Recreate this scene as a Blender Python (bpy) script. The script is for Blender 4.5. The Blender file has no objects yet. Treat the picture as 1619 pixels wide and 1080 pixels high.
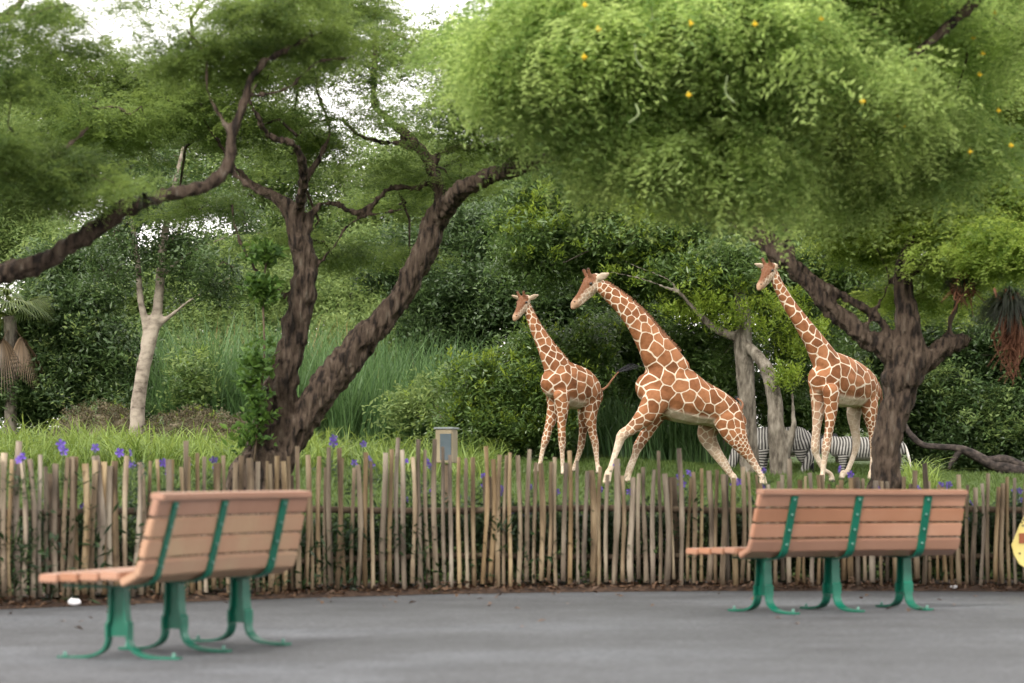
import bpy, math, random
import numpy as np
from mathutils import Vector, noise as mnoise
R = np.random.RandomState(7); random.seed(7)
S = bpy.context.scene; COL = S.collection
# ---------------------------------------------------------------- camera, sky, sun, exposure
FPX, HZ, CX, CAMH = 3822.6, 789.0, 809.5, 0.79
cam = bpy.data.objects.new('camera', bpy.data.cameras.new('camera')); COL.objects.link(cam)
cam.location = (0, 0, CAMH); cam.rotation_euler = (math.radians(90), 0, 0)
cam.data.sensor_width = 36; cam.data.lens = 85; cam.data.shift_y = (HZ-540)/1619
cam.data.clip_end = 2000; cam.data.clip_start = .1
cam.data.dof.use_dof = True; cam.data.dof.focus_distance = 43.5; cam.data.dof.aperture_fstop = 2.8
S.camera = cam
w = bpy.data.worlds.new('World'); S.world = w; w.use_nodes = True
nt = w.node_tree; nt.nodes.clear()
SUN_EL, SUN_ROT = math.radians(40), math.radians(208)
sky = nt.nodes.new('ShaderNodeTexSky'); sky.sky_type = 'NISHITA'; sky.sun_disc = False
sky.sun_elevation = SUN_EL; sky.sun_rotation = SUN_ROT; sky.dust_density = 3
mixw = nt.nodes.new('ShaderNodeMix'); mixw.data_type = 'RGBA'; mixw.inputs[0].default_value = .82
mixw.inputs[7].default_value = (10.4, 9.75, 9.3, 1)          # bright even cloud veil
bg = nt.nodes.new('ShaderNodeBackground'); bg.inputs[1].default_value = .1
wo = nt.nodes.new('ShaderNodeOutputWorld')
nt.links.new(sky.outputs[0], mixw.inputs[6]); nt.links.new(mixw.outputs[2], bg.inputs[0]); nt.links.new(bg.outputs[0], wo.inputs[0])
sl = bpy.data.lights.new('sun', 'SUN'); sl.energy = 1.5; sl.angle = math.radians(10); sl.color = (1, .95, .87)
so = bpy.data.objects.new('sun', sl); COL.objects.link(so)
sd = Vector((math.sin(SUN_ROT)*math.cos(SUN_EL), math.cos(SUN_ROT)*math.cos(SUN_EL), math.sin(SUN_EL)))
so.rotation_euler = sd.to_track_quat('Z', 'Y').to_euler(); so.location = sd*60
vs = S.view_settings; vs.view_transform = 'Standard'; vs.look = 'None'; vs.exposure = 1.42; vs.gamma = 1
S.display_settings.display_device = 'sRGB'
S.render.engine = 'CYCLES'
c = S.cycles; c.max_bounces = 6; c.diffuse_bounces = 4; c.glossy_bounces = 1; c.transmission_bounces = 4
c.use_denoising = True; c.caustics_reflective = False; c.caustics_refractive = False
c.use_adaptive_sampling = True; c.adaptive_threshold = .02

# ---------------------------------------------------------------- helpers
def at(px, py, Y): return np.array([(px-CX)/FPX*Y, Y, CAMH+(HZ-py)/FPX*Y])
def sc(Y): return FPX/Y
def smooth01(a, b, x):
    t = np.clip((x-a)/(b-a), 0, 1); return t*t*(3-2*t)
def ground(X, Y):
    X = np.asarray(X, float); Y = np.asarray(Y, float)
    u = X/np.maximum(Y, 1)*48
    zf = np.interp(u, [-12, -5, -2, 1, 12], [1.5, 1.42, 1.2, 1.03, 1.0])
    zb = np.interp(u, [-12, -5, 0, 3, 8, 14], [2.15, 2.05, 1.75, 1.55, 1.32, 1.25])
    z = zf*smooth01(20.5, 47, Y) + (zb-zf)*smooth01(42, 54, Y) + np.maximum(Y-54, 0)*.03
    return z*(Y > 20.5) + .03*np.sin(X*1.3+Y*.7)*smooth01(24, 34, Y)
def link(o, parent=None):
    COL.objects.link(o)
    if parent is not None: o.parent = parent
    return o
def npmesh(name, V, F, m=None, smooth=True):
    me = bpy.data.meshes.new(name); V = np.asarray(V, np.float32)
    if isinstance(F, np.ndarray):
        n, k = F.shape
        me.vertices.add(len(V)); me.vertices.foreach_set('co', V.ravel())
        me.loops.add(n*k); me.loops.foreach_set('vertex_index', F.astype(np.int32).ravel())
        me.polygons.add(n); me.polygons.foreach_set('loop_start', np.arange(0, n*k, k, dtype=np.int32))
        me.update(calc_edges=True)
    else:
        me.from_pydata(V.tolist(), [], [tuple(f) for f in F]); me.update()
    if smooth: me.polygons.foreach_set('use_smooth', np.ones(len(me.polygons), bool))
    if m: me.materials.append(m)
    return me
def obj(name, me, parent=None, **k):
    o = bpy.data.objects.new(name, me); link(o, parent)
    for a, b in k.items(): o[a] = b
    return o
def tag(o, label, cat, group=None):
    o['label'] = label; o['category'] = cat
    if group: o['group'] = group
    return o
def thing(name, label, cat, loc=(0, 0, 0), rz=0, group=None):
    o = bpy.data.objects.new(name, None); COL.objects.link(o); o.empty_display_size = .1
    o.location = tuple(float(v) for v in loc); o.rotation_euler = (0, 0, rz); return tag(o, label, cat, group)
def join(parts):
    V = []; F = []; n = 0
    for v, f in parts:
        v = np.asarray(v, float); V.append(v); F += [tuple(i+n for i in q) for q in f]; n += len(v)
    return np.vstack(V), F
def box(c, s, rot=None, bev=0):
    x, y, z = [q/2 for q in s]
    V = np.array([(a*x, b*y, d*z) for a in (-1, 1) for b in (-1, 1) for d in (-1, 1)], float)
    if rot is not None: V = V@np.asarray(rot).T
    return V+np.array(c), [(0, 1, 3, 2), (4, 6, 7, 5), (0, 4, 5, 1), (2, 3, 7, 6), (0, 2, 6, 4), (1, 5, 7, 3)]
def catmull(P, n):
    P = np.asarray(P, float); out = []
    Q = np.vstack([2*P[0]-P[1], P, 2*P[-1]-P[-2]])
    for i in range(1, len(Q)-2):
        for t in np.linspace(0, 1, n, endpoint=False):
            a, b, c_, d = Q[i-1:i+3]
            out.append(.5*((2*b)+(-a+c_)*t+(2*a-5*b+4*c_-d)*t*t+(-a+3*b-3*c_+d)*t**3))
    out.append(P[-1]); return np.array(out)
def tube(P, rad, sides=8, up=None, cap=True, rough=0, seed=0, ridge=0):
    """P centre line, rad scalar / (n,) / (n,2): along 'up', across."""
    P = np.asarray(P, float); n = len(P)
    rad = np.asarray(rad, float)
    if rad.ndim == 0: rad = np.full(n, float(rad))
    if rad.ndim == 1: rad = np.stack([rad, rad], 1)
    T = np.gradient(P, axis=0); T /= np.linalg.norm(T, axis=1)[:, None]+1e-9
    V = []; ref = np.array(up if up is not None else ((0, 0, 1) if abs(T[0, 2]) < .8 else (0, 1, 0)), float)
    for i in range(n):
        u = ref-T[i]*np.dot(ref, T[i]); u /= np.linalg.norm(u)+1e-9
        if up is None: ref = u
        s = np.cross(T[i], u)
        for k in range(sides):
            a = 2*math.pi*k/sides; m = 1.
            if rough:
                p = P[i]+(u*math.cos(a)+s*math.sin(a))*rad[i].mean()
                m += rough*mnoise.noise(Vector((p[0]*2.2+seed, p[1]*2.2, p[2]*1.2)))
                if ridge: m += ridge*mnoise.noise(Vector((math.cos(a)*3.2+seed, math.sin(a)*3.2, i*.16)))+ridge*.5*mnoise.noise(Vector((math.cos(a)*9+seed, math.sin(a)*9, i*.45)))
            V.append(P[i]+(u*math.cos(a)*rad[i, 0]+s*math.sin(a)*rad[i, 1])*m)
    F = [(i*sides+k, i*sides+(k+1) % sides, (i+1)*sides+(k+1) % sides, (i+1)*sides+k) for i in range(n-1) for k in range(sides)]
    if cap: F += [tuple(range(sides))[::-1], tuple((n-1)*sides+k for k in range(sides))]
    return np.array(V), F
def ellipsoid(c_, r, seg=10, rings=7, rot=None):
    V = []; F = []
    for i in range(rings+1):
        th = math.pi*i/rings
        for k in range(seg):
            a = 2*math.pi*k/seg; V.append((r[0]*math.sin(th)*math.cos(a), r[1]*math.sin(th)*math.sin(a), r[2]*math.cos(th)))
    for i in range(rings):
        for k in range(seg): F.append((i*seg+k, (i+1)*seg+k, (i+1)*seg+(k+1) % seg, i*seg+(k+1) % seg))
    V = np.array(V)
    if rot is not None: V = V@np.asarray(rot).T
    return V+np.array(c_), F

# ---------------------------------------------------------------- materials
def newmat(name):
    m = bpy.data.materials.new(name); m.use_nodes = True; t = m.node_tree
    return m, t, t.nodes['Principled BSDF']
def N(t, k, **a):
    n = t.nodes.new(k)
    for i, v in a.items(): setattr(n, i, v)
    return n
def ramp(t, stops, src=None):
    r = N(t, 'ShaderNodeValToRGB'); e = r.color_ramp.elements
    while len(e) < len(stops): e.new(.5)
    for q, (p, c_) in zip(e, stops): q.position = p; q.color = (*c_, 1) if len(c_) == 3 else c_
    if src: t.links.new(src, r.inputs[0])
    return r
def noisemat(name, stops, scale=3, rough=.7, bump=.2, bscale=None, stretch=(1, 1, 1), detail=5, rnd=0, spec=.3, bdist=.02):
    m, t, b = newmat(name)
    tc = N(t, 'ShaderNodeTexCoord'); mp = N(t, 'ShaderNodeMapping'); mp.inputs['Scale'].default_value = stretch
    t.links.new(tc.outputs['Object'], mp.inputs[0])
    src = mp.outputs[0]
    oi = N(t, 'ShaderNodeObjectInfo')
    if rnd:
        ad = N(t, 'ShaderNodeVectorMath', operation='ADD'); ml = N(t, 'ShaderNodeMath', operation='MULTIPLY'); ml.inputs[1].default_value = 37
        t.links.new(oi.outputs['Random'], ml.inputs[0]); t.links.new(src, ad.inputs[0]); t.links.new(ml.outputs[0], ad.inputs[1]); src = ad.outputs[0]
    n = N(t, 'ShaderNodeTexNoise'); n.inputs['Scale'].default_value = scale; n.inputs['Detail'].default_value = detail
    t.links.new(src, n.inputs['Vector']); r = ramp(t, stops, n.outputs['Fac']); out = r.outputs[0]
    if rnd:
        hs = N(t, 'ShaderNodeHueSaturation'); mr = N(t, 'ShaderNodeMapRange'); mr.inputs[3].default_value = 1-rnd; mr.inputs[4].default_value = 1+rnd
        t.links.new(oi.outputs['Random'], mr.inputs[0]); t.links.new(mr.outputs[0], hs.inputs['Value']); t.links.new(out, hs.inputs['Color'])
        m2 = N(t, 'ShaderNodeMath', operation='MULTIPLY'); m2.inputs[1].default_value = 7.3; fr = N(t, 'ShaderNodeMath', operation='FRACT')
        t.links.new(oi.outputs['Random'], m2.inputs[0]); t.links.new(m2.outputs[0], fr.inputs[0])
        mr2 = N(t, 'ShaderNodeMapRange'); mr2.inputs[3].default_value = 1-rnd*1.2; mr2.inputs[4].default_value = 1+rnd*.8
        t.links.new(fr.outputs[0], mr2.inputs[0]); t.links.new(mr2.outputs[0], hs.inputs['Saturation']); out = hs.outputs[0]
    t.links.new(out, b.inputs['Base Color']); b.inputs['Roughness'].default_value = rough; b.inputs['Specular IOR Level'].default_value = spec
    if bump:
        n2 = N(t, 'ShaderNodeTexNoise'); n2.inputs['Scale'].default_value = bscale or scale*3; n2.inputs['Detail'].default_value = 6
        t.links.new(src, n2.inputs['Vector']); bp = N(t, 'ShaderNodeBump'); bp.inputs['Strength'].default_value = bump; bp.inputs['Distance'].default_value = bdist
        t.links.new(n2.outputs['Fac'], bp.inputs['Height']); t.links.new(bp.outputs[0], b.inputs['Normal'])
    return m
def leafmat(name, dark, light, trans=.35, rough=.5, spec=.35, rw=.45):
    m, t, b = newmat(name)
    oi = N(t, 'ShaderNodeObjectInfo'); at_ = N(t, 'ShaderNodeAttribute'); at_.attribute_name = 'tint'
    ad = N(t, 'ShaderNodeMath', operation='MULTIPLY_ADD'); ad.inputs[1].default_value = 1-rw
    ml = N(t, 'ShaderNodeMath', operation='MULTIPLY'); ml.inputs[1].default_value = rw
    t.links.new(oi.outputs['Random'], ml.inputs[0]); t.links.new(at_.outputs['Fac'], ad.inputs[0]); t.links.new(ml.outputs[0], ad.inputs[2])
    mid = tuple((a+b_)/2*.95 for a, b_ in zip(dark, light))
    r = ramp(t, [(.0, dark), (.5, mid), (1, light)], ad.outputs[0])
    t.links.new(r.outputs[0], b.inputs['Base Color']); b.inputs['Roughness'].default_value = rough; b.inputs['Specular IOR Level'].default_value = spec
    tr = N(t, 'ShaderNodeBsdfTranslucent'); hs = N(t, 'ShaderNodeHueSaturation'); hs.inputs['Value'].default_value = 1.5; hs.inputs['Hue'].default_value = .485
    t.links.new(r.outputs[0], hs.inputs['Color']); t.links.new(hs.outputs[0], tr.inputs[0])
    mx = N(t, 'ShaderNodeMixShader'); mx.inputs[0].default_value = trans
    o = t.nodes['Material Output']; t.links.new(b.outputs[0], mx.inputs[1]); t.links.new(tr.outputs[0], mx.inputs[2]); t.links.new(mx.outputs[0], o.inputs[0])
    return m
def flat(name, col, rough=.5, metal=0, spec=.4):
    m, t, b = newmat(name); b.inputs['Base Color'].default_value = (*col, 1); b.inputs['Roughness'].default_value = rough
    b.inputs['Metallic'].default_value = metal; b.inputs['Specular IOR Level'].default_value = spec; return m
M = {}
M['bark_dark'] = noisemat('bark_dark', [(.38, (.012, .008, .006)), (.48, (.055, .038, .027)), (.62, (.082, .060, .044)), (.75, (.135, .112, .088))], 19, .9, 1, 26, (1, 1, .28), bdist=.06, detail=8)
M['bark_grey'] = noisemat('bark_grey', [(.35, (.05, .042, .032)), (.5, (.12, .105, .082)), (.7, (.21, .19, .155))], 9, .9, .9, 20, (1, 1, .35), bdist=.04, detail=8)
M['bark_white'] = noisemat('bark_white', [(.30, (.05, .038, .03)), (.42, (.18, .15, .12)), (.6, (.30, .26, .21))], 5, .85, .4, 16, (1, 1, 1.6))
M['deadwood'] = noisemat('deadwood', [(.35, (.010, .008, .007)), (.55, (.040, .031, .027)), (.75, (.09, .072, .06))], 9, .9, .7, 14)
M['picket'] = noisemat('picket_wood', [(.3, (.055, .040, .026)), (.48, (.19, .14, .088)), (.7, (.38, .31, .21))], 9, .85, .5, 40, (1, 1, .18), rnd=.28)
M['rail'] = noisemat('rail_wood', [(.3, (.05, .037, .025)), (.7, (.13, .095, .062))], 6, .85, .3, 30)
M['slat'] = noisemat('bench_slat', [(.25, (.30, .145, .082)), (.55, (.35, .175, .105)), (.8, (.41, .23, .15))], 1.6, .30, .12, 60, (1, 1, 1), rnd=.09, spec=.7)
M['slat_worn'] = noisemat('bench_slat_worn', [(.25, (.36, .20, .13)), (.5, (.40, .25, .165)), (.8, (.42, .32, .20))], 1.8, .6, .12, 60, rnd=.05)
M['green'] = noisemat('green_paint', [(.3, (.002, .09, .055)), (.7, (.003, .13, .08))], 8, .38, .05, 60, spec=.5)
M['bolt'] = flat('bolt_metal', (.10, .22, .18), .45, .3)
M['soil'] = noisemat('leaf_mulch', [(.3, (.018, .011, .008)), (.5, (.045, .027, .018)), (.75, (.11, .068, .042))], 14, .95, .8, 30, detail=8)
M['lawn'] = noisemat('lawn_soil', [(.3, (.022, .038, .008)), (.55, (.045, .075, .016)), (.8, (.07, .09, .025))], .9, .95, .5, 25, detail=8)

def asphalt():
    m, t, b = newmat('asphalt')
    tc = N(t, 'ShaderNodeTexCoord'); L = t.links
    n1 = N(t, 'ShaderNodeTexNoise'); n1.inputs['Scale'].default_value = .35; n1.inputs['Detail'].default_value = 6; n1.inputs['Roughness'].default_value = .65
    mp = N(t, 'ShaderNodeMapping'); mp.inputs['Scale'].default_value = (.7, .9, 1); L.new(tc.outputs['Object'], mp.inputs[0]); L.new(mp.outputs[0], n1.inputs[0])
    r1 = ramp(t, [(.36, (.039, .042, .046)), (.5, (.056, .060, .066)), (.64, (.080, .088, .099))], n1.outputs['Fac'])
    n2 = N(t, 'ShaderNodeTexVoronoi'); n2.inputs['Scale'].default_value = 45; L.new(tc.outputs['Object'], n2.inputs[0])
    r2 = ramp(t, [(0, (.5, .5, .5)), (1, (1.5, 1.49, 1.47))], n2.outputs['Color'])
    mx = N(t, 'ShaderNodeMix', data_type='RGBA', blend_type='MULTIPLY'); mx.inputs[0].default_value = 1
    L.new(r1.outputs[0], mx.inputs[6]); L.new(r2.outputs[0], mx.inputs[7])
    n3 = N(t, 'ShaderNodeTexNoise'); n3.inputs['Scale'].default_value = 1.7; n3.inputs['Detail'].default_value = 8; L.new(tc.outputs['Object'], n3.inputs[0])
    r3 = ramp(t, [(.3, (.7, .7, .71)), (.5, (1, 1, 1)), (.66, (1.2, 1.2, 1.2)), (.72, (1.5, 1.49, 1.46))], n3.outputs['Fac'])
    m3 = N(t, 'ShaderNodeMix', data_type='RGBA', blend_type='MULTIPLY'); m3.inputs[0].default_value = .6
    L.new(mx.outputs[2], m3.inputs[6]); L.new(r3.outputs[0], m3.inputs[7]); L.new(m3.outputs[2], b.inputs['Base Color'])
    bp = N(t, 'ShaderNodeBump'); bp.inputs['Strength'].default_value = .5; bp.inputs['Distance'].default_value = .004
    L.new(n2.outputs['Distance'], bp.inputs['Height']); L.new(bp.outputs[0], b.inputs['Normal']); b.inputs['Roughness'].default_value = .75
    return m
M['asphalt'] = asphalt()

# ---------------------------------------------------------------- leaf sprays and scatter
def leaf_quads(P, D, Nn, L, W, tint, fold=.25):
    """each leaf: kite of two quads folded on the midrib."""
    V = []; F = []; T = []
    for p, d, n, l, w_, ti in zip(P, D, Nn, L, W, tint):
        d = d/np.linalg.norm(d); s = np.cross(d, n); s /= np.linalg.norm(s)+1e-9; n = np.cross(s, d)
        k = len(V)
        V += [p, p+d*l*.45+s*w_*.5+n*w_*fold, p+d*l, p+d*l*.45-s*w_*.5+n*w_*fold, p+d*l*.5]
        F += [(k, k+1, k+2, k+4), (k, k+4, k+2, k+3)]; T += [ti]*5
    return V, F, T
def finish_leaf(name, V, F, T, m):
    me = npmesh(name, np.array(V), np.array(F), m, smooth=False)
    a = me.attributes.new('tint', 'FLOAT', 'POINT'); a.data.foreach_set('value', np.array(T, np.float32)); return me
def broad_spray(m, n=16, leaf=.11, wid=.045, size=.24, seed=0, droop=.2):
    r = np.random.RandomState(seed); P = []; D = []; Nn = []
    for k in range(n):
        tt = r.rand(); a = r.rand()*6.283; d = np.array([math.cos(a), math.sin(a), .55-droop*2*r.rand()+r.randn()*.25])
        base = np.array([0, 0, size*.7*(tt-.5)])+r.randn(3)*size*.33
        P.append(base); D.append(d); Nn.append(np.array([0, 0, 1.])+r.randn(3)*.35)
    return finish_leaf('leaf_spray', *leaf_quads(P, D, Nn, leaf*(.7+.6*r.rand(n)), wid*(.8+.4*r.rand(n)), r.rand(n)), m)
def feather_spray(m, leaves=7, seed=0, ll=.17, pl=.055, size=.3):
    r = np.random.RandomState(seed); V = []; F = []; T = []
    for q in range(leaves):
        a = r.rand()*6.283; el = r.uniform(-.55, .35); d = np.array([math.cos(a)*math.cos(el), math.sin(a)*math.cos(el), math.sin(el)])
        o = r.randn(3)*size*.3; s = np.cross(d, (0, 0, 1.)); s /= np.linalg.norm(s); ti = r.rand(); np_ = 7
        for j in range(np_):
            u = (j+.6)/np_; p = o+d*ll*u+np.array([0, 0, -.25*ll*u*u]); l = pl*(1-.5*abs(u-.45)*1.6)
            for sg in (-1, 1):
                e = s*sg*.9+d*.45; e /= np.linalg.norm(e); e = e+np.array([0, 0, -.25])
                n = np.cross(d, e); k = len(V); w_ = d*.0085
                V += [p-w_, p+e*l*.5-w_*1.1+n*.004, p+e*l, p+e*l*.5+w_*1.1, p+w_]
                F += [(k, k+1, k+3, k+4), (k+1, k+2, k+2, k+3)]; T += [min(1, max(0, ti+r.randn()*.1))]*5
    F = [f if len(set(f)) == 4 else None for f in F]
    Q = []; 
    for i in range(0, len(V), 5): Q += [(i, i+1, i+3), (i, i+3, i+4), (i+1, i+2, i+3)]
    return finish_leaf('feathery_spray', V, Q, T, m)
def fine_spray(m, n=240, seed=0, R0=.26, l=.03, w_=.011, droop=.5):
    r = np.random.RandomState(seed); P = []; D = []; Nn = []; T = []; nr = 16
    for q in range(nr):
        a = r.rand()*6.283; d = np.array([math.cos(a), math.sin(a), r.randn()*.25]); L_ = R0*r.uniform(.5, 1.15); o = np.array([r.randn()*.05, r.randn()*.05, r.randn()*.05]); s = np.array([-d[1], d[0], 0]); ti = r.rand()
        for j in range(n//nr):
            u = (j//2+1)/(n/nr/2); sg = 1 if j % 2 else -1
            P.append(o+d*L_*u+np.array([0, 0, -droop*L_*u*u])+r.randn(3)*.008); D.append(s*sg+d*.5+r.randn(3)*.25+np.array([0, 0, -.2])); Nn.append(np.array([0, 0, 1.])+r.randn(3)*.4); T.append(min(1, max(0, ti+r.randn()*.15)))
    k = len(P); return finish_leaf('feathery_spray', *leaf_quads(P, D, Nn, l*(.7+.6*r.rand(k)), w_*(.8+.4*r.rand(k)), T), m)
def blade_clump(m, n=22, h=1.0, w_=.02, spread=.25, seed=0, bend=.5, seg=5):
    r = np.random.RandomState(seed); V = []; F = []; T = []
    for k in range(n):
        a = r.rand()*6.283; d = np.array([math.cos(a), math.sin(a), 0]); s = np.array([-d[1], d[0], 0]); o = r.randn(3)*spread*.35; o[2] = 0
        hh = h*(.55+.5*r.rand()); b = bend*(.3+r.rand())*hh; ti = r.rand(); k0 = len(V)
        for i in range(seg+1):
            u = i/seg; p = o+d*(b*u**2.2+.06*hh*u)+np.array([0, 0, hh*(u-.35*min(bend, 1.2)*(b/hh)*u**3)])
            ww = w_*(1-u)**.6*(.5+.5*min(1, u*4+.4)); V += [p-s*ww/2, p+s*ww/2]; T += [ti]*2
        F += [(k0+2*i, k0+2*i+1, k0+2*i+3, k0+2*i+2) for i in range(seg)]
    return finish_leaf('blade_clump', V, F, T, m)
GN = {}
def scatter_group(meshes):
    key = tuple(m.name for m in meshes)
    if key in GN: return GN[key]
    g = bpy.data.node_groups.new('scatter', 'GeometryNodeTree')
    g.interface.new_socket('Geometry', in_out='INPUT', socket_type='NodeSocketGeometry')
    g.interface.new_socket('Geometry', in_out='OUTPUT', socket_type='NodeSocketGeometry')
    gi = g.nodes.new('NodeGroupInput'); go = g.nodes.new('NodeGroupOutput'); ip = g.nodes.new('GeometryNodeInstanceOnPoints')
    jn = g.nodes.new('GeometryNodeJoinGeometry')
    for me in meshes:
        so_ = bpy.data.objects.new('spray_source', me)      # data only, never linked to the scene
        oi = g.nodes.new('GeometryNodeObjectInfo'); oi.inputs['Object'].default_value = so_
        gt = g.nodes.new('GeometryNodeGeometryToInstance'); g.links.new(oi.outputs['Geometry'], gt.inputs[0]); g.links.new(gt.outputs[0], jn.inputs[0])
    ip.inputs['Pick Instance'].default_value = True
    ra = g.nodes.new('GeometryNodeInputNamedAttribute'); ra.data_type = 'FLOAT_VECTOR'; ra.inputs[0].default_value = 'rot'
    sa = g.nodes.new('GeometryNodeInputNamedAttribute'); sa.data_type = 'FLOAT'; sa.inputs[0].default_value = 'scl'
    ia = g.nodes.new('GeometryNodeInputNamedAttribute'); ia.data_type = 'INT'; ia.inputs[0].default_value = 'pick'
    g.links.new(gi.outputs[0], ip.inputs['Points']); g.links.new(jn.outputs[0], ip.inputs['Instance'])
    g.links.new(ra.outputs[0], ip.inputs['Rotation']); g.links.new(sa.outputs[0], ip.inputs['Scale']); g.links.new(ia.outputs[0], ip.inputs['Instance Index'])
    g.links.new(ip.outputs[0], go.inputs[0]); GN[key] = g; return g
def scatter(name, P, meshes, parent=None, tilt=.5, s0=.8, s1=1.25, stuff=True):
    P = np.asarray(P, np.float32)
    if parent is not None: P = P-np.array(parent.location, np.float32)
    n = len(P); me = bpy.data.meshes.new(name); me.vertices.add(n); me.vertices.foreach_set('co', P.ravel())
    rot = np.stack([R.randn(n)*tilt, R.randn(n)*tilt, R.rand(n)*6.283], 1).astype(np.float32)
    me.attributes.new('rot', 'FLOAT_VECTOR', 'POINT').data.foreach_set('vector', rot.ravel())
    me.attributes.new('scl', 'FLOAT', 'POINT').data.foreach_set('value', (s0+(s1-s0)*R.rand(n)).astype(np.float32))
    me.attributes.new('pick', 'INT', 'POINT').data.foreach_set('value', R.randint(0, len(meshes), n).astype(np.int32))
    o = obj(name, me, parent)
    if stuff: o['kind'] = 'stuff'
    md = o.modifiers.new('scatter', 'NODES'); md.node_group = scatter_group(meshes); return o
def blob_points(blobs, clump=24, sig=.22, flatz=.6):
    """blobs: (px,py,rx,ry,Y,rY,count): ellipsoids of leaf clumps"""
    out = []; cen = []
    for px, py, rx, ry, Y, rY, cnt in blobs:
        c0 = at(px, py, Y); r = np.array([rx/sc(Y), rY, ry/sc(Y)]); nc = max(1, int(cnt/clump))
        for k in range(nc):
            d = R.randn(3); d /= np.linalg.norm(d); cc = c0+d*r*(R.rand()**.45); cen.append(cc)
            s = sig*(.6+.8*R.rand())
            out.append(cc+R.randn(clump, 3)*np.array([s, s, s*flatz]))
    A = np.vstack(out); px = CX+A[:, 0]/A[:, 1]*FPX; py = HZ-(A[:, 2]-CAMH)/A[:, 1]*FPX
    dl_ = np.abs(py-np.interp(px, [1110, 1165, 1212, 1262, 1312, 1362, 1410], [318, 345, 386, 432, 484, 528, 556])); lim = (A[:, 1] < 25.0) & (px > 1110) & (px < 1350) & (dl_ < 26)
    dc_ = np.abs(py-np.interp(px, [0, 60, 125, 200, 275, 335], [434, 418, 378, 330, 306, 290])); lim |= (A[:, 1] < 18.2) & (px < 345) & (dc_ < 22)
    lim |= (A[:, 1] < 20) & (px > 730) & (px < 900) & (py > 222) & (py < 290)
    hole = lim | (A[:, 1] < 30) & (px > 1178) & (px < 1268) & (py > 392) & (py < 500) & ~((py > 456) & (py < 466) & (px < 1235) & (px > 1195))
    cen = np.array(cen); cx_ = CX+cen[:, 0]/cen[:, 1]*FPX; cy_ = HZ-(cen[:, 2]-CAMH)/cen[:, 1]*FPX; return A[~hole], cen[~((cen[:, 1] < 30) & (cx_ > 1160) & (cx_ < 1290) & (cy_ > 380) & (cy_ < 500))]
def twigs(cen, skel, r0=.012, maxn=500):
    """join clump centres to the nearest point of the skeleton, growing outwards"""
    nodes = [np.asarray(s) for s in skel]; NP = np.array(nodes); parts = []
    C = cen[R.permutation(len(cen))[:maxn]]
    dist = np.min(np.linalg.norm(C[:, None]-NP[None], axis=2), 1); C = C[np.argsort(dist)]
    for q in C:
        d = np.linalg.norm(NP-q, axis=1); i = int(np.argmin(d)); a = NP[i]; L = d[i]
        if L < .05: continue
        m1 = a+(q-a)*.35+R.randn(3)*L*.1+np.array([0, 0, L*.08]); m2 = a+(q-a)*.7+R.randn(3)*L*.09
        P = np.array([a, m1, m2, q]); rr = r0*min(2.2, .6+L)
        parts.append(tube(P, np.linspace(rr, rr*.35, 4), 4, cap=False)); NP = np.vstack([NP, m1, m2, q])
    return join(parts) if parts else None
def limb(pts, Y, sides=14, rough=.18, ridge=.12, n=8, seed=0, root=None, wobble=.25, slim=1):
    """pts: (px, py, width px[, dY])"""
    Q = []
    for p in pts:
        y = Y+(p[3] if len(p) > 3 else 0); a = at(p[0], p[1], y); Q.append([*a, p[2]*slim/2/sc(y)])
    Q = catmull(Q, n); wob = np.array([[mnoise.noise(Vector((i*.23, seed+k*9.1, .5)))*wobble for k in range(3)] for i in range(len(Q))])
    P = Q[:, :3]+wob*Q[:, 3:4]; V, F = tube(P, np.maximum(Q[:, 3], .003), sides, rough=rough, ridge=ridge, seed=seed)
    if root is not None: V = V-np.array(root.location)
    return (V, F), P
def tree(name, label, limbs, Y, bark, base=None, group=None, sides=14, ridge=.12, relief=.03, **kw):
    p0 = limbs[0][0]; b = at(p0[0], p0[1], Y); bz = float(ground(b[0], b[1]))
    root = thing(name, label, 'tree', (b[0], b[1], min(bz, b[2])), group=group); skel = []
    vox = .0000055*0+.85*Y/1000; parts = []
    for i, L in enumerate(limbs):
        (V, F), P = limb(L, Y, sides if L[0][2] > 14 else 8, ridge=ridge, seed=i*3.7+Y, root=root, **kw)
        parts.append((V, F)); skel += list(P[::3])
    V, F = join(parts); t_ = bpy.data.objects.new('tmp', npmesh('trunk', V, F)); COL.objects.link(t_)
    rm = t_.modifiers.new('r', 'REMESH'); rm.mode = 'VOXEL'; rm.voxel_size = vox; sm = t_.modifiers.new('s', 'SMOOTH'); sm.iterations = 5
    dg = bpy.context.evaluated_depsgraph_get(); me = bpy.data.meshes.new_from_object(t_.evaluated_get(dg)); bpy.data.objects.remove(t_); me.name = 'trunk'
    n_ = len(me.vertices); co = np.empty(n_*3, np.float32); me.vertices.foreach_get('co', co); nr = np.empty(n_*3, np.float32); me.vertices.foreach_get('normal', nr); co = co.reshape(-1, 3); nr = nr.reshape(-1, 3)
    dsp = np.array([abs(mnoise.noise(Vector((p[0]*11, p[1]*11, p[2]*2.6))))*1.3+mnoise.noise(Vector((p[0]*24, p[1]*24, p[2]*8)))*.45 for p in co.tolist()])
    co = co-nr*(dsp*relief)[:, None]; me.vertices.foreach_set('co', co.ravel().astype(np.float32)); me.polygons.foreach_set('use_smooth', np.ones(len(me.polygons), bool)); me.update()
    me.materials.clear(); me.materials.append(bark); obj('trunk', me, root)
    return root, skel
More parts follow.
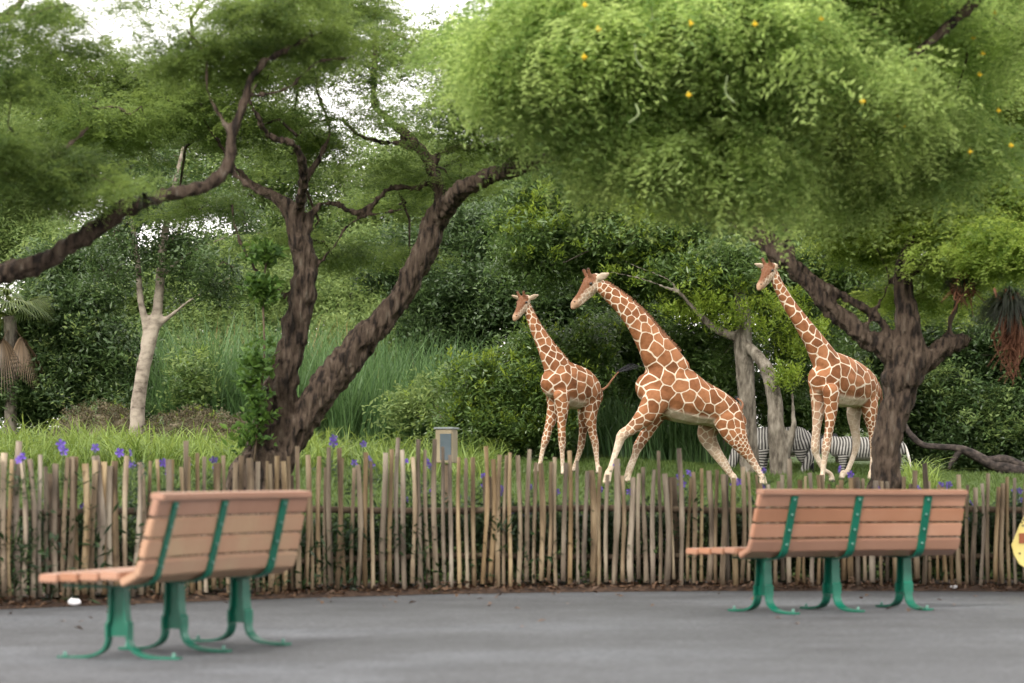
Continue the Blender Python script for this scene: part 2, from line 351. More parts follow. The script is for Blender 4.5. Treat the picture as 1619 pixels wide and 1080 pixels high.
def crown(root, blobs, meshes, skel=None, dens=1, clump=24, sig=.22, bark=None, tilt=.5, name='crown', twn=160, r0=.012, flatz=.6, s0=.8, s1=1.25):
    P, cen = blob_points([(*b_[:6], b_[6]*dens) for b_ in blobs], clump, sig, flatz); o = scatter(name, P, meshes, root, tilt, s0, s1)
    if skel is not None:
        tw = twigs(cen, skel, r0, twn)
        if tw: 
            q = obj('twigs', npmesh('twigs', tw[0]-np.array(root.location), tw[1], bark), root); q['kind'] = 'stuff'
    return o, cen

# ---------------------------------------------------------------- ground
def sheet(name, xs, ys, zf, m, kind='structure'):
    X, Y = np.meshgrid(xs, ys, indexing='ij'); Z = zf(X, Y); V = np.stack([X, Y, Z], 2).reshape(-1, 3); ny = len(ys)
    i, j = np.meshgrid(np.arange(len(xs)-1), np.arange(ny-1), indexing='ij'); a = (i*ny+j).ravel()
    return obj(name, npmesh(name, V, np.stack([a, a+ny, a+ny+1, a+1], 1), m), kind=kind)
# fence line (metres), measured along the foot of the fence
FX = np.array([-9, -4.2, -3.6, -2.6, -1.6, -.6, .5, 1.6, 2.8, 4.0, 5.2, 9]); 
FY = np.array([12.5, 16.9, 17.6, 18.7, 19.6, 20.3, 20.75, 20.95, 21.0, 20.9, 20.7, 19.3])
def fy(x): return np.interp(x, FX, FY)
yy = np.concatenate([np.linspace(-30, 17, 12), np.linspace(18, 90, 145), [110, 150, 250, 600]])
xx = np.concatenate([[-300, -120, -60], np.linspace(-40, 40, 81), [60, 120, 300]])
sheet('ground', xx, yy, lambda X, Y: np.where(Y > 20.5, ground(X, Y), 0)-.05*(Y < 22)-.0, M['lawn'])
# plaza asphalt follows the fence
xs = np.linspace(-14, 14, 57); V = []; F = []
for i, x in enumerate(xs):
    yb = fy(x)-.16+.03*math.sin(x*3)
    for j, t_ in enumerate(np.linspace(0, 1, 31)):
        y_ = -5+(yb+5)*t_; V.append((x, y_, -.028*float(smooth01(.3, -1.2, x)*smooth01(16.2, 14.6, y_))))
F = [(i*31+j, (i+1)*31+j, (i+1)*31+j+1, i*31+j+1) for i in range(56) for j in range(30)]
obj('pavement', npmesh('pavement', V, F, M['asphalt'], False), kind='structure')
V = []; ns = 6
for i, x in enumerate(np.linspace(-10, 10, 160)):
    yb = fy(x); e = .05*mnoise.noise(Vector((x*2, 0, 0)))
    for j, (dy, z) in enumerate([(-.27+e, .003), (-.2+e, .02), (-.08, .035), (.1, .05), (.6, .06), (1.6, .05)]):
        V.append((x, yb+dy, z+.012*mnoise.noise(Vector((x*7, j*3, 1)))*(j > 0)))
obj('soil_strip', npmesh('soil_strip', V, np.array([(i*ns+j, (i+1)*ns+j, (i+1)*ns+j+1, i*ns+j+1) for i in range(159) for j in range(ns-1)]), M['soil']), kind='structure')
dl = leafmat('dead_leaf', (.045, .025, .014), (.17, .10, .06), .1)
litter = [broad_spray(dl, 9, .07, .035, .12, s, .5) for s in (1, 2)]
n = 700; x = R.uniform(-5.5, 6.5, n); P = np.stack([x, fy(x)-.22+np.abs(R.randn(n))*.18, np.full(n, .035)], 1)
o = scatter('fallen_leaves', P, litter, None, .25, .35, .8); tag(o, 'brown fallen leaves lying on the soil along the foot of the fence', 'fallen leaves')

n = 90; x = R.uniform(-5, 6, n); P = np.stack([x, fy(x)-.35-np.abs(R.randn(n))*2.2, np.full(n, .012)], 1)
scatter('loose_leaves', P, [broad_spray(dl, 1, .09, .04, .02, s, .5) for s in (5, 6)], None, .1, .5, .9); tag(S.objects['loose_leaves'], 'few brown loose leaves blown onto the grey pavement', 'fallen leaves')
# ---------------------------------------------------------------- benches
def rib(P, w_, th, nrm):
    """flat bar along P (n,3), width vector w_, thickness along normals nrm"""
    P = np.asarray(P, float); V = []
    for p, n_ in zip(P, nrm):
        for a, b in ((-1, -1), (1, -1), (1, 1), (-1, 1)): V.append(p+np.array(w_)*a*.5+np.array(n_)*th*b*.5)
    F = [(i*4+k, i*4+(k+1) % 4, (i+1)*4+(k+1) % 4, (i+1)*4+k) for i in range(len(P)-1) for k in range(4)]
    return np.array(V), F+[(3, 2, 1, 0), tuple((len(P)-1)*4+k for k in range(4))]
def bevel(me, wdt=.006, seg=2):
    import bmesh
    bm = bmesh.new(); bm.from_mesh(me); bmesh.ops.bevel(bm, geom=[e for e in bm.edges if e.calc_face_angle(0) > .6], offset=wdt, segments=seg, affect='EDGES'); bm.to_mesh(me); bm.free()
    for p in me.polygons: p.use_smooth = False
    return me
def bench(label, loc, rz, worn, L=1.85, Rc=5.2, tilt=0, ds=1):
    """local: x along the length, +y towards the sitter's front; outward curved plan (back side concave)"""
    b = thing('park_bench', label, 'bench', loc, rz, 'park benches with green legs'); b.rotation_euler.y = tilt
    def arc(u, y):           # u along length (m) y forward -> plan position, centre of the arc behind the bench
        a = u/Rc; r = Rc+y; return np.array([r*math.sin(a), r*math.cos(a)-Rc])
    def slat(cy, cz, ww, th, ang, mat, nm):
        us = np.linspace(-L/2, L/2, 11); P = []; W = []; V = []
        ca, sa = math.cos(ang), math.sin(ang)
        for u in us:
            a = u/Rc; f = np.array([math.sin(a), math.cos(a), 0]); p = np.append(arc(u, cy), cz)
            wv = f*ca+np.array([0, 0, sa]); nv = f*-sa+np.array([0, 0, ca])
            for s, t_ in ((-1, -1), (1, -1), (1, 1), (-1, 1)): V.append(p+wv*ww*s*.5+nv*th*t_*.5)
        F = [(i*4+k, i*4+(k+1) % 4, (i+1)*4+(k+1) % 4, (i+1)*4+k) for i in range(10) for k in range(4)]+[(3, 2, 1, 0), (40, 41, 42, 43)]
        obj(nm, bevel(npmesh(nm, V, F, mat), .007), b)
    wa, wb = (M['slat'], M['slat_worn'] if worn else M['slat'])
    # seat: four slats
    for k in range(4): slat((.56-k*.126)*ds, .425+.004*k, .116*ds, .042, math.radians(2), wa, 'seat_slat')
    slat(.055, .425, .10, .042, math.radians(-28), wb, 'seat_slat')
    # back slats: lowest curved piece, three boards and a cap board, leaning back
    lean = math.radians(15)
    ys = lambda z: .01-(z-.44)*math.tan(lean)
    slat(ys(.475), .475, .085, .04, math.radians(112), wb, 'back_slat')
    slat(ys(.575), .575, .095, .04, math.radians(105), wb, 'back_slat')
    slat(ys(.68), .68, .095, .04, math.radians(105), wb, 'back_slat')
    slat(ys(.785), .785, .095, .04, math.radians(105), wa, 'back_slat')
    slat(ys(.836)-.005, .838, .075, .035, math.radians(8), wa, 'top_slat')
    for u in (-.60, 0, .60):
        a = u/Rc; f = np.array([math.sin(a), math.cos(a), 0]); s = np.array([math.cos(a), -math.sin(a), 0]); q = lambda y, z: np.append(arc(u, y), z)
        # strap behind the back, curling under the seat
        prof = [(ys(.81)-.028, .81), (ys(.72)-.028, .72), (ys(.6)-.028, .60), (ys(.5)-.026, .50), (-.012, .43), (.03, .392), (.12, .375), (.3, .375), (.5, .38)]
        P = catmull([q(*p) for p in prof], 4); T = np.gradient(P, axis=0); T /= np.linalg.norm(T, axis=1)[:, None]; nr = [np.cross(s, t_) for t_ in T]
        st = obj('back_strap', npmesh('back_strap', *rib(P, s*.06, .011, nr), M['green'], False), b)
        for z in (.785, .68, .575, .475):
            V, F = ellipsoid(q(ys(z)-.037, z), (.011, .008, .011), 8, 4); obj('bolt', npmesh('bolt', V, F, M['bolt']), st)
        # pedestal: H section column widening down, then two spread feet
        root = q(.2, 0)
        pr = [(.375, .036, .050), (.345, .038, .052), (.27, .040, .054), (.20, .045, .056), (.185, .056, .06), (.12, .056, .06)]
        parts = []
        for sg in (-1, 1):
            V = []
            for z, hw, dd in pr:
                for a_, b_ in ((-1, -1), (1, -1), (1, 1), (-1, 1)): V.append(root+f*(sg*hw+a_*.007)+s*b_*dd*.62+np.array([0, 0, z]))
            parts.append((np.array(V), [(i*4+k, i*4+(k+1) % 4, (i+1)*4+(k+1) % 4, (i+1)*4+k) for i in range(len(pr)-1) for k in range(4)]+[(3, 2, 1, 0), (20, 21, 22, 23)]))
        V = []
        for z, hw, dd in pr:
            for a_, b_ in ((-1, -1), (1, -1), (1, 1), (-1, 1)): V.append(root+f*a_*(hw-.002)+s*(b_*.006)+np.array([0, 0, z]))
        parts.append((np.array(V), [(i*4+k, i*4+(k+1) % 4, (i+1)*4+(k+1) % 4, (i+1)*4+k) for i in range(len(pr)-1) for k in range(4)]+[(3, 2, 1, 0), (20, 21, 22, 23)]))
        V, F = join(parts); leg = obj('leg', npmesh('leg', V, F, M['green'], False), b)
        for sg in (-1, 1):
            pf = [(.056, .13), (.060, .09), (.078, .055), (.12, .028), (.18, .014), (.27, .009), (.335, .009)]
            P = catmull([root+f*sg*y+np.array([0, 0, z]) for y, z in pf], 4); T = np.gradient(P, axis=0); T /= np.linalg.norm(T, axis=1)[:, None]
            obj('foot', npmesh('foot', *rib(P, s*.062, .014, [np.cross(s, t_) for t_ in T]), M['green'], False), leg)
            V, F = ellipsoid(root+f*sg*.30+np.array([0, 0, .022]), (.012, .012, .018), 8, 5); obj('bolt', npmesh('bolt', V, F, M['bolt']), leg)
    return b
def flip_bench(*a, **k): return bench(*a, **k)
p = at(1375, 966, 17.0); bench('evenly brown bench on green legs, farther one, before the right part of the fence', (2.365, 16.95, 0), math.radians(30), False)
bench('park bench with stained tan back slats on green legs, the near one at the left', (-1.63, 12.93, -.028), math.radians(67), True, L=1.66, Rc=4.0, ds=.86, tilt=math.radians(-.6))

# ---------------------------------------------------------------- fence
fence = thing('picket_fence', 'rustic fence of upright peeled sticks of uneven height running across the whole scene', 'fence', (0, float(fy(0)), 0))
def stick(h, r, seed, sides=7):
    rr = np.random.RandomState(seed); n_ = 7; z = np.linspace(0, h, n_); k1, k2, p1, p2 = rr.uniform(.004, .018), rr.uniform(.004, .014), rr.rand()*6, rr.rand()*6
    P = np.stack([k1*np.sin(z*4.5+p1)-k1*math.sin(p1), k2*np.sin(z*4+p2), z], 1); rad = r*(1.08-.2*z/h)*(1+rr.randn(n_)*.07)
    return npmesh('picket', *tube(P, rad, sides, up=(0, 1, 0)), M['picket'])
sticks = [stick(1.0, .024*f_, s) for s, f_ in enumerate([.8, .9, 1, 1.1, 1.2, 1, .85, 1.05, 1.25, .95, 1.3, .8, .9, 1.1])]
x = -5.2; k = 0
while x < 5.6:
    px = CX+x/fy(x)*FPX
    den = .048 if px < 230 else (.056 if px < 560 else (.068 if px < 1000 else .064))
    # heights of the tips in the photo (px y) for this stretch
    tip = np.interp(px, [0, 200, 400, 560, 620, 720, 900, 1000, 1150, 1300, 1450, 1619], [722, 728, 725, 728, 710, 715, 730, 745, 748, 758, 762, 764])
    tall = R.rand() < .22; tip += R.uniform(-8, 14) - (R.uniform(5, 30) if tall else 0)
    y = fy(x)+R.uniform(-.025, .025)-(.02 if R.rand() < .5 else 0); h = CAMH+(HZ-tip)/FPX*y
    z0 = .015 if R.rand() < .3 else R.uniform(.04, .1)
    o = obj('picket', sticks[R.randint(len(sticks))], fence); o.location = (x, float(y-fy(0)), z0-.0)
    f_ = R.uniform(.68, 1.0)*(1.2 if px < 200 else 1); o.scale = (f_, f_, h-z0); o.rotation_euler = (R.randn()*.010, R.randn()*.017, R.rand()*6.28 if R.rand() < .0 else R.uniform(-.5, .5))
    x += den*R.uniform(.85, 1.15)*.93/math.sqrt(1+.0); k += 1
for z, r in ((.70, .028), (.30, .026)):
    xs_ = np.linspace(-5.3, 5.7, 40); P = np.array([(x_, fy(x_)+.055, z+.012*math.sin(x_*2.3+z*9)) for x_ in xs_])-np.array(fence.location)
    obj('rail', npmesh('rail', *tube(P, r, 8), M['rail']), fence)
# posts behind the rails
for x_ in np.arange(-5, 5.8, 1.6):
    P = np.array([(x_, fy(x_)+.12, -.05), (x_+.01, fy(x_)+.12, .5), (x_-.01, fy(x_)+.12, .98)])-np.array(fence.location)
    obj('post', npmesh('post', *tube(P, .045, 9), M['rail']), fence)
# ---------------------------------------------------------------- giraffes and zebras
def resolve(chain, Y):
    """chain rows: px, py, dY, a (m), b (m), spacing, white, head -> world rows"""
    out = []
    for r in chain:
        y = Y+r[2]; out.append([*at(r[0], r[1], y), *r[3:]])
    return np.array(out, float)
def body_mesh(chains, ups, extra, voxel, loc, smooth_it=6):
    parts = []; samp = []
    for ch, up in zip(chains, ups):
        Q = catmull(ch, 7); P = Q[:, :3]; rad = np.maximum(Q[:, 3:5], .004)
        # rounded ends
        T0 = P[0]-P[1]; T0 /= np.linalg.norm(T0); T1 = P[-1]-P[-2]; T1 /= np.linalg.norm(T1)
        r0, r1 = rad[0], rad[-1]; e0 = [(P[0]+T0*r0.min()*math.sin(a), r0*math.cos(a)) for a in (1.35, .9, .45)]; e1 = [(P[-1]+T1*r1.min()*math.sin(a), r1*math.cos(a)) for a in (.45, .9, 1.35)]
        PP = np.vstack([[e[0] for e in e0], P, [e[0] for e in e1]]); RR = np.vstack([[e[1] for e in e0], rad, [e[1] for e in e1]])
        parts.append(tube(PP, RR, 16, up=up)); samp.append(Q)
    parts += extra; V, F = join(parts); me = npmesh('body', V-loc, F); o = bpy.data.objects.new('tmp', me); COL.objects.link(o)
    rm = o.modifiers.new('r', 'REMESH'); rm.mode = 'VOXEL'; rm.voxel_size = voxel; sm = o.modifiers.new('s', 'SMOOTH'); sm.iterations = smooth_it; sm.factor = .5
    dg = bpy.context.evaluated_depsgraph_get(); me2 = bpy.data.meshes.new_from_object(o.evaluated_get(dg)); bpy.data.objects.remove(o)
    co = np.empty(len(me2.vertices)*3, np.float32); me2.vertices.foreach_get('co', co); co = co.reshape(-1, 3)
    nrm = np.empty(len(me2.vertices)*3, np.float32); me2.vertices.foreach_get('normal', nrm)
    me2.polygons.foreach_set('use_smooth', np.ones(len(me2.polygons), bool))
    return me2, co+loc, nrm.reshape(-1, 3), samp
def nearest(co, samp):
    S_ = np.vstack(samp); P = S_[:, :3].astype(np.float32); r = np.maximum(S_[:, 3:5].mean(1), .02).astype(np.float32); best = np.empty(len(co), int)
    for i in range(0, len(co), 4000):
        d = np.linalg.norm(co[i:i+4000, None]-P[None], axis=2)/r[None]**.6; best[i:i+4000] = np.argmin(d, 1)
    ci = np.concatenate([np.full(len(s), k) for k, s in enumerate(samp)]); return S_[best], ci[best]
def setattr_(me, name, v): me.attributes.new(name, 'FLOAT', 'POINT').data.foreach_set('value', np.asarray(v, np.float32))
def smoothattr(me, v, it=3):
    ed = np.empty(len(me.edges)*2, np.int32); me.edges.foreach_get('vertices', ed); ed = ed.reshape(-1, 2); n_ = len(me.vertices)
    cnt = np.bincount(ed.ravel(), minlength=n_)+1
    for _ in range(it):
        s = v+np.bincount(ed[:, 0], v[ed[:, 1]], n_)+np.bincount(ed[:, 1], v[ed[:, 0]], n_); v = s/cnt
    return v
def giraffe_mat():
    m, t, b = newmat('giraffe_coat'); L = t.links
    A = lambda nm: (lambda n_: (setattr(n_, 'attribute_name', nm), n_)[1])(N(t, 'ShaderNodeAttribute'))
    tc = N(t, 'ShaderNodeTexCoord'); n1 = N(t, 'ShaderNodeTexNoise'); n1.inputs['Scale'].default_value = 7; n1.inputs['Detail'].default_value = 7; L.new(tc.outputs['Object'], n1.inputs[0])
    br = ramp(t, [(.2, (.080, .029, .010)), (.5, (.155, .058, .021)), (.9, (.27, .115, .050))])
    ce = N(t, 'ShaderNodeMath', operation='MULTIPLY_ADD'); ce.inputs[1].default_value = .45; L.new(A('cell').outputs['Fac'], ce.inputs[0])
    m5 = N(t, 'ShaderNodeMath', operation='MULTIPLY'); m5.inputs[1].default_value = .85; L.new(n1.outputs['Fac'], m5.inputs[0]); L.new(m5.outputs[0], ce.inputs[2]); L.new(ce.outputs[0], br.inputs[0])
    cr = ramp(t, [(.3, (.42, .33, .23)), (.6, (.58, .50, .40))], n1.outputs['Fac'])
    ed = N(t, 'ShaderNodeMapRange', interpolation_type='SMOOTHSTEP'); ed.inputs[1].default_value = .72; ed.inputs[2].default_value = 1.2; L.new(A('edge').outputs['Fac'], ed.inputs[0])
    m1 = N(t, 'ShaderNodeMix', data_type='RGBA'); L.new(ed.outputs[0], m1.inputs[0]); L.new(cr.outputs[0], m1.inputs[6]); L.new(br.outputs[0], m1.inputs[7])
    m2 = N(t, 'ShaderNodeMix', data_type='RGBA'); L.new(A('white').outputs['Fac'], m2.inputs[0]); L.new(m1.outputs[2], m2.inputs[6]); L.new(cr.outputs[0], m2.inputs[7])
    m3 = N(t, 'ShaderNodeMix', data_type='RGBA'); L.new(A('brown').outputs['Fac'], m3.inputs[0]); L.new(m2.outputs[2], m3.inputs[6]); m3.inputs[7].default_value = (.125, .050, .022, 1)
    m4 = N(t, 'ShaderNodeMix', data_type='RGBA'); L.new(A('tan').outputs['Fac'], m4.inputs[0]); L.new(m3.outputs[2], m4.inputs[6]); m4.inputs[7].default_value = (.30, .19, .12, 1)
    m6 = N(t, 'ShaderNodeMix', data_type='RGBA'); L.new(A('dark').outputs['Fac'], m6.inputs[0]); L.new(m4.outputs[2], m6.inputs[6]); m6.inputs[7].default_value = (.035, .02, .014, 1)
    L.new(m6.outputs[2], b.inputs['Base Color']); b.inputs['Roughness'].default_value = .75; b.inputs['Specular IOR Level'].default_value = .2
    n2 = N(t, 'ShaderNodeTexNoise'); n2.inputs['Scale'].default_value = 6; n2.inputs['Detail'].default_value = 6; L.new(tc.outputs['Object'], n2.inputs[0]); bp = N(t, 'ShaderNodeBump'); bp.inputs['Strength'].default_value = .6; bp.inputs['Distance'].default_value = .05
    L.new(n2.outputs['Fac'], bp.inputs['Height']); L.new(bp.outputs[0], b.inputs['Normal']); return m
M['giraffe'] = giraffe_mat(); M['eye'] = flat('dark_eye', (.012, .008, .006), .15, 0, .6); M['mane'] = noisemat('mane_hair', [(.3, (.10, .045, .022)), (.7, (.20, .095, .05))], 20, .85, 0)
M['tuft'] = flat('black_hair', (.014, .014, .018), .7); M['hoof'] = flat('hoof', (.05, .038, .03), .6)
def basis(d, upv=(0, 0, 1)):
    d = np.asarray(d, float); d /= np.linalg.norm(d); s = np.cross(d, upv); s /= np.linalg.norm(s); return d, s, np.cross(s, d)
def giraffe(label, Y, torso, neck, head, legs, tail, fwd, seed, vox=.016, scale=1.):
    """head: poll(px,py,dY), muzzle(px,py,dY), length, face-side hint; legs: chains"""
    fwd = np.array([fwd[0], fwd[1], 0.]); fwd /= np.linalg.norm(fwd)
    ref = at(torso[1][0], 760, Y+torso[1][2]); loc = np.array([ref[0], ref[1], float(ground(ref[0], ref[1]))])
    chains = [resolve(torso, Y), resolve(neck, Y)]; ups = [(0, 0, 1), tuple(fwd)]
    for lg in legs:
        C = resolve(lg, Y); C[2:-1, 3:5] *= .92; g = float(ground(C[-1, 0], C[-1, 1])); C[-1, 2] = g+.05
        if abs(C[-2, 2]-C[-1, 2]) < .1: C[-2, 2] = C[-1, 2]+.16
        chains.append(C); ups.append(tuple(fwd))
    poll = at(*head['poll'][:2], Y+head['poll'][2]); muz = at(*head['muz'][:2], Y+head['muz'][2]); d, s, u = basis(muz-poll); HL = np.linalg.norm(muz-poll); k = head['k']
    hp = lambda f_, o=0, q=0: poll+d*HL*f_+u*o*k+s*q*k
    hd = [(-.12, -.03, .075, .07), (.02, 0, .115, .10), (.2, .0, .135, .112), (.42, -.005, .112, .092), (.62, -.005, .082, .068), (.8, -.002, .070, .060), (.93, -.01, .066, .060), (1.0, -.02, .045, .045)]
    HC = np.array([[*hp(f_, o), a*k, b*k, .05, 0, 1] for f_, o, a, b in hd]); chains.append(HC); ups.append(tuple(u))
    extra = []
    # jaw, ossicones, ears
    jw = [hp(.12, -.10), hp(.45, -.085), hp(.8, -.062), hp(.95, -.05)]; extra.append(tube(catmull(jw, 4), np.linspace(.055*k, .032*k, 13), 10))
    up_z = np.array([0, 0, 1.]); oss = []
    bk = -d*.35+u*.9
    for sg in (-1, 1):
        a = hp(.07, .09, .055*sg); e = a+(bk*.165+s*.03*sg)*k; oss.append(e); P = catmull([a, (a+e)/2+d*.01*k, e], 4)
        extra.append(tube(P, np.interp(np.linspace(0, 1, len(P)), [0, .6, .85, 1], [.042*k, .027*k, .033*k, .024*k]), 10))
    ears = []; eh = head.get('ear')
    for sg in (-1, 1):
        ed = s*sg*.95-d*.25+u*.22; ed = ed+np.array([0, 0, .15]); ed = np.array(eh[0 if sg < 0 else 1], float) if eh else ed; ed /= np.linalg.norm(ed); b0 = hp(.02, .02, .085*sg); P = np.array([b0+ed*q*k for q in (-.02, .05, .12, .18, .235)])
        ears.append(b0+ed*.13*k); extra.append(tube(P, np.array([(.026, .025), (.052, .022), (.064, .018), (.046, .016), (.012, .010)])*k*1.1, 10, up=tuple(u)))
    # brow ridges and the forehead bump
    extra.append(ellipsoid(hp(.2, .105), (.05*k, .05*k, .05*k)))
    for sg in (-1, 1): extra.append(ellipsoid(hp(.22, .055, .095*sg), (.045*k, .035*k, .035*k)))
    me, co, nr, samp = body_mesh(chains, ups, extra, vox, loc)
    nb, ci = nearest(co, samp); spc = smoothattr(me, nb[:, 5], 6)*np.array([1+.55*mnoise.noise(Vector((p[0]*3.1, p[1]*3.1+seed, p[2]*3.1))) for p in co.tolist()]); wh = smoothattr(me, nb[:, 6], 8)
    nch = len(chains); ishead = ci == nch-1
    # polygon seeds
    rs = np.random.RandomState(seed); order = rs.permutation(len(co)); seeds = []; SP = np.zeros((0, 3), np.float32)
    warp = np.array([[mnoise.noise(Vector((p[0]*7, p[1]*7, p[2]*7+q*11)))*.028+mnoise.noise(Vector((p[0]*2.6+5, p[1]*2.6, p[2]*2.6+q*17)))*.06 for q in range(3)] for p in co.tolist()]); cw = (co+warp*np.minimum(1, spc/.2)[:, None]).astype(np.float32)
    for i in order[:9000]:
        if len(SP) == 0 or np.min(np.sum((SP-cw[i])**2, 1)) > (spc[i]*.82)**2: SP = np.vstack([SP, cw[i]]); seeds.append(i)
    def assign():
        F1 = np.empty(len(cw)); F2 = np.empty(len(cw)); id_ = np.empty(len(cw), int)
        for i in range(0, len(cw), 3000):
            dd = np.linalg.norm(cw[i:i+3000, None]-SP[None], axis=2); pr = np.partition(dd, 1, axis=1); F1[i:i+3000] = pr[:, 0]; F2[i:i+3000] = pr[:, 1]; id_[i:i+3000] = np.argmin(dd, 1)
        return F1, F2, id_
    for _ in range(1):
        F1, F2, id_ = assign(); cnt = np.maximum(np.bincount(id_, minlength=len(SP)), 1)
        SP = np.stack([np.bincount(id_, cw[:, q], len(SP))/cnt for q in range(3)], 1).astype(np.float32)
    F1, F2, id_ = assign(); lw = .013+.036*np.minimum(spc, .25)
    edge = (F2-F1)/lw; setattr_(me, 'edge', edge); setattr_(me, 'cell', rs.rand(len(SP))[id_])
    # belly pale
    T_ = samp[0]; zrel = (co[:, 2]-nb[:, 2])/nb[:, 3]; bel = ((ci == 0) & (zrel < -.62)) | (nr[:, 2] < -.8)*(ci == 0)
    wh = np.clip(np.minimum(wh, .8)+smoothattr(me, bel*.75, 6), 0, 1)
    # head: coat zones
    hv = co-poll; f_ = hv@d/HL; uo = hv@u/k; so_ = np.abs(hv@s)/k; hz = smoothattr(me, ishead*1., 3)
    brown = hz*np.clip(smooth01(.0, .05, uo)*smooth01(-.02, .05, f_)*(1-smooth01(.85, 1, f_)), 0, 1)*.95
    osm = np.min([np.linalg.norm(co-(e-bk*.1*k), axis=1) for e in oss], 0) < .12*k; brown = np.maximum(brown, osm*.95)
    ear = np.min([np.linalg.norm(co-e, axis=1) for e in ears], 0) < .115*k
    brown = np.where(ear, 0, brown); wh = np.where(ear, 1, wh); wh = np.maximum(wh, hz*.45*(1-brown))
    dark = np.max([smooth01(.05*k, .02*k, np.linalg.norm(co-e, axis=1)) for e in oss], 0)
    tan = np.where(ear, .35, 0)+hz*smooth01(.72, .9, f_)*(1-.3*smooth01(.02, .06, uo))
    low = co[:, 2]-ground(co[:, 0], co[:, 1]); dark = np.maximum(dark, smooth01(.13, .09, low))
    for a_, v_ in (('white', wh), ('brown', brown), ('tan', tan), ('dark', dark)): setattr_(me, a_, v_)
    me.materials.clear(); me.materials.append(M['giraffe'])
    g = thing('giraffe', label, 'giraffe', loc, 0, 'reticulated giraffes'); obj('body', me, g)
    for sg in (-1, 1):
        V, F = ellipsoid(hp(.235, .045, .112*sg), (.026*k, .026*k, .024*k), 12, 8); obj('eye', npmesh('eye', V-loc, F, M['eye']), g)
        V, F = ellipsoid(hp(.9, .035, .05*sg), (.016*k, .012*k, .008*k), 8, 5); obj('nostril', npmesh('nostril', V-loc, F, M['eye']), g)
    # mane: row of short stiff tufts on the nape
    C = catmull(resolve(neck, Y), 16); n_ = len(C); V = []; F = []
    for i in range(2, n_-int(n_*.1)):
        T = C[min(i+1, n_-1), :3]-C[i-1, :3]; T /= np.linalg.norm(T); bkv = -(fwd-T*(fwd@T)); bkv /= np.linalg.norm(bkv); si = np.cross(T, bkv)
        for q in (-1, 0, 1):
            o_ = C[i, :3]+bkv*(C[i, 3]-.012)+si*q*.010; L_ = (.055+.02*rs.rand())*min(1, .5+i/20); kx = len(V); w_ = T*.018
            V += [o_-w_-si*.006, o_+w_-si*.006, o_+w_+si*.006, o_-w_+si*.006, o_+bkv*L_+T*.02*rs.randn()-si*q*.004]; F += [(kx, kx+1, kx+4), (kx+1, kx+2, kx+4), (kx+2, kx+3, kx+4), (kx+3, kx, kx+4)]
    mn = obj('mane', npmesh('mane', np.array(V)-loc, F, M['mane'], False), g); mn['kind'] = 'stuff'
    TC = np.array([[*at(p[0], p[1], Y+p[2]), p[3]] for p in tail]); Q = catmull(TC[:-1], 6); obj('tail', npmesh('tail', *(lambda v: (v[0]-loc, v[1]))(tube(Q[:, :3], Q[:, 3], 8)), M['mane']), g)
    a = TC[-2, :3]; b = TC[-1, :3]; parts = []
    for i in range(13):
        e = b+rs.randn(3)*np.linalg.norm(b-a)*.10; md = (a+b)/2+rs.randn(3)*.03+(0, 0, .015); parts.append(tube(catmull([a-(b-a)*.15, md, e], 3), np.linspace(.008, .002, 7), 4, cap=False))
    V, F = join(parts); tf = obj('tail_tuft', npmesh('tail_tuft', V-loc, F, M['tuft']), g); tf['kind'] = 'stuff'
    return g
# spacing / white shorthand: body .25, neck .2, upper leg .13, lower leg .08
def W(rows, a, b): return rows
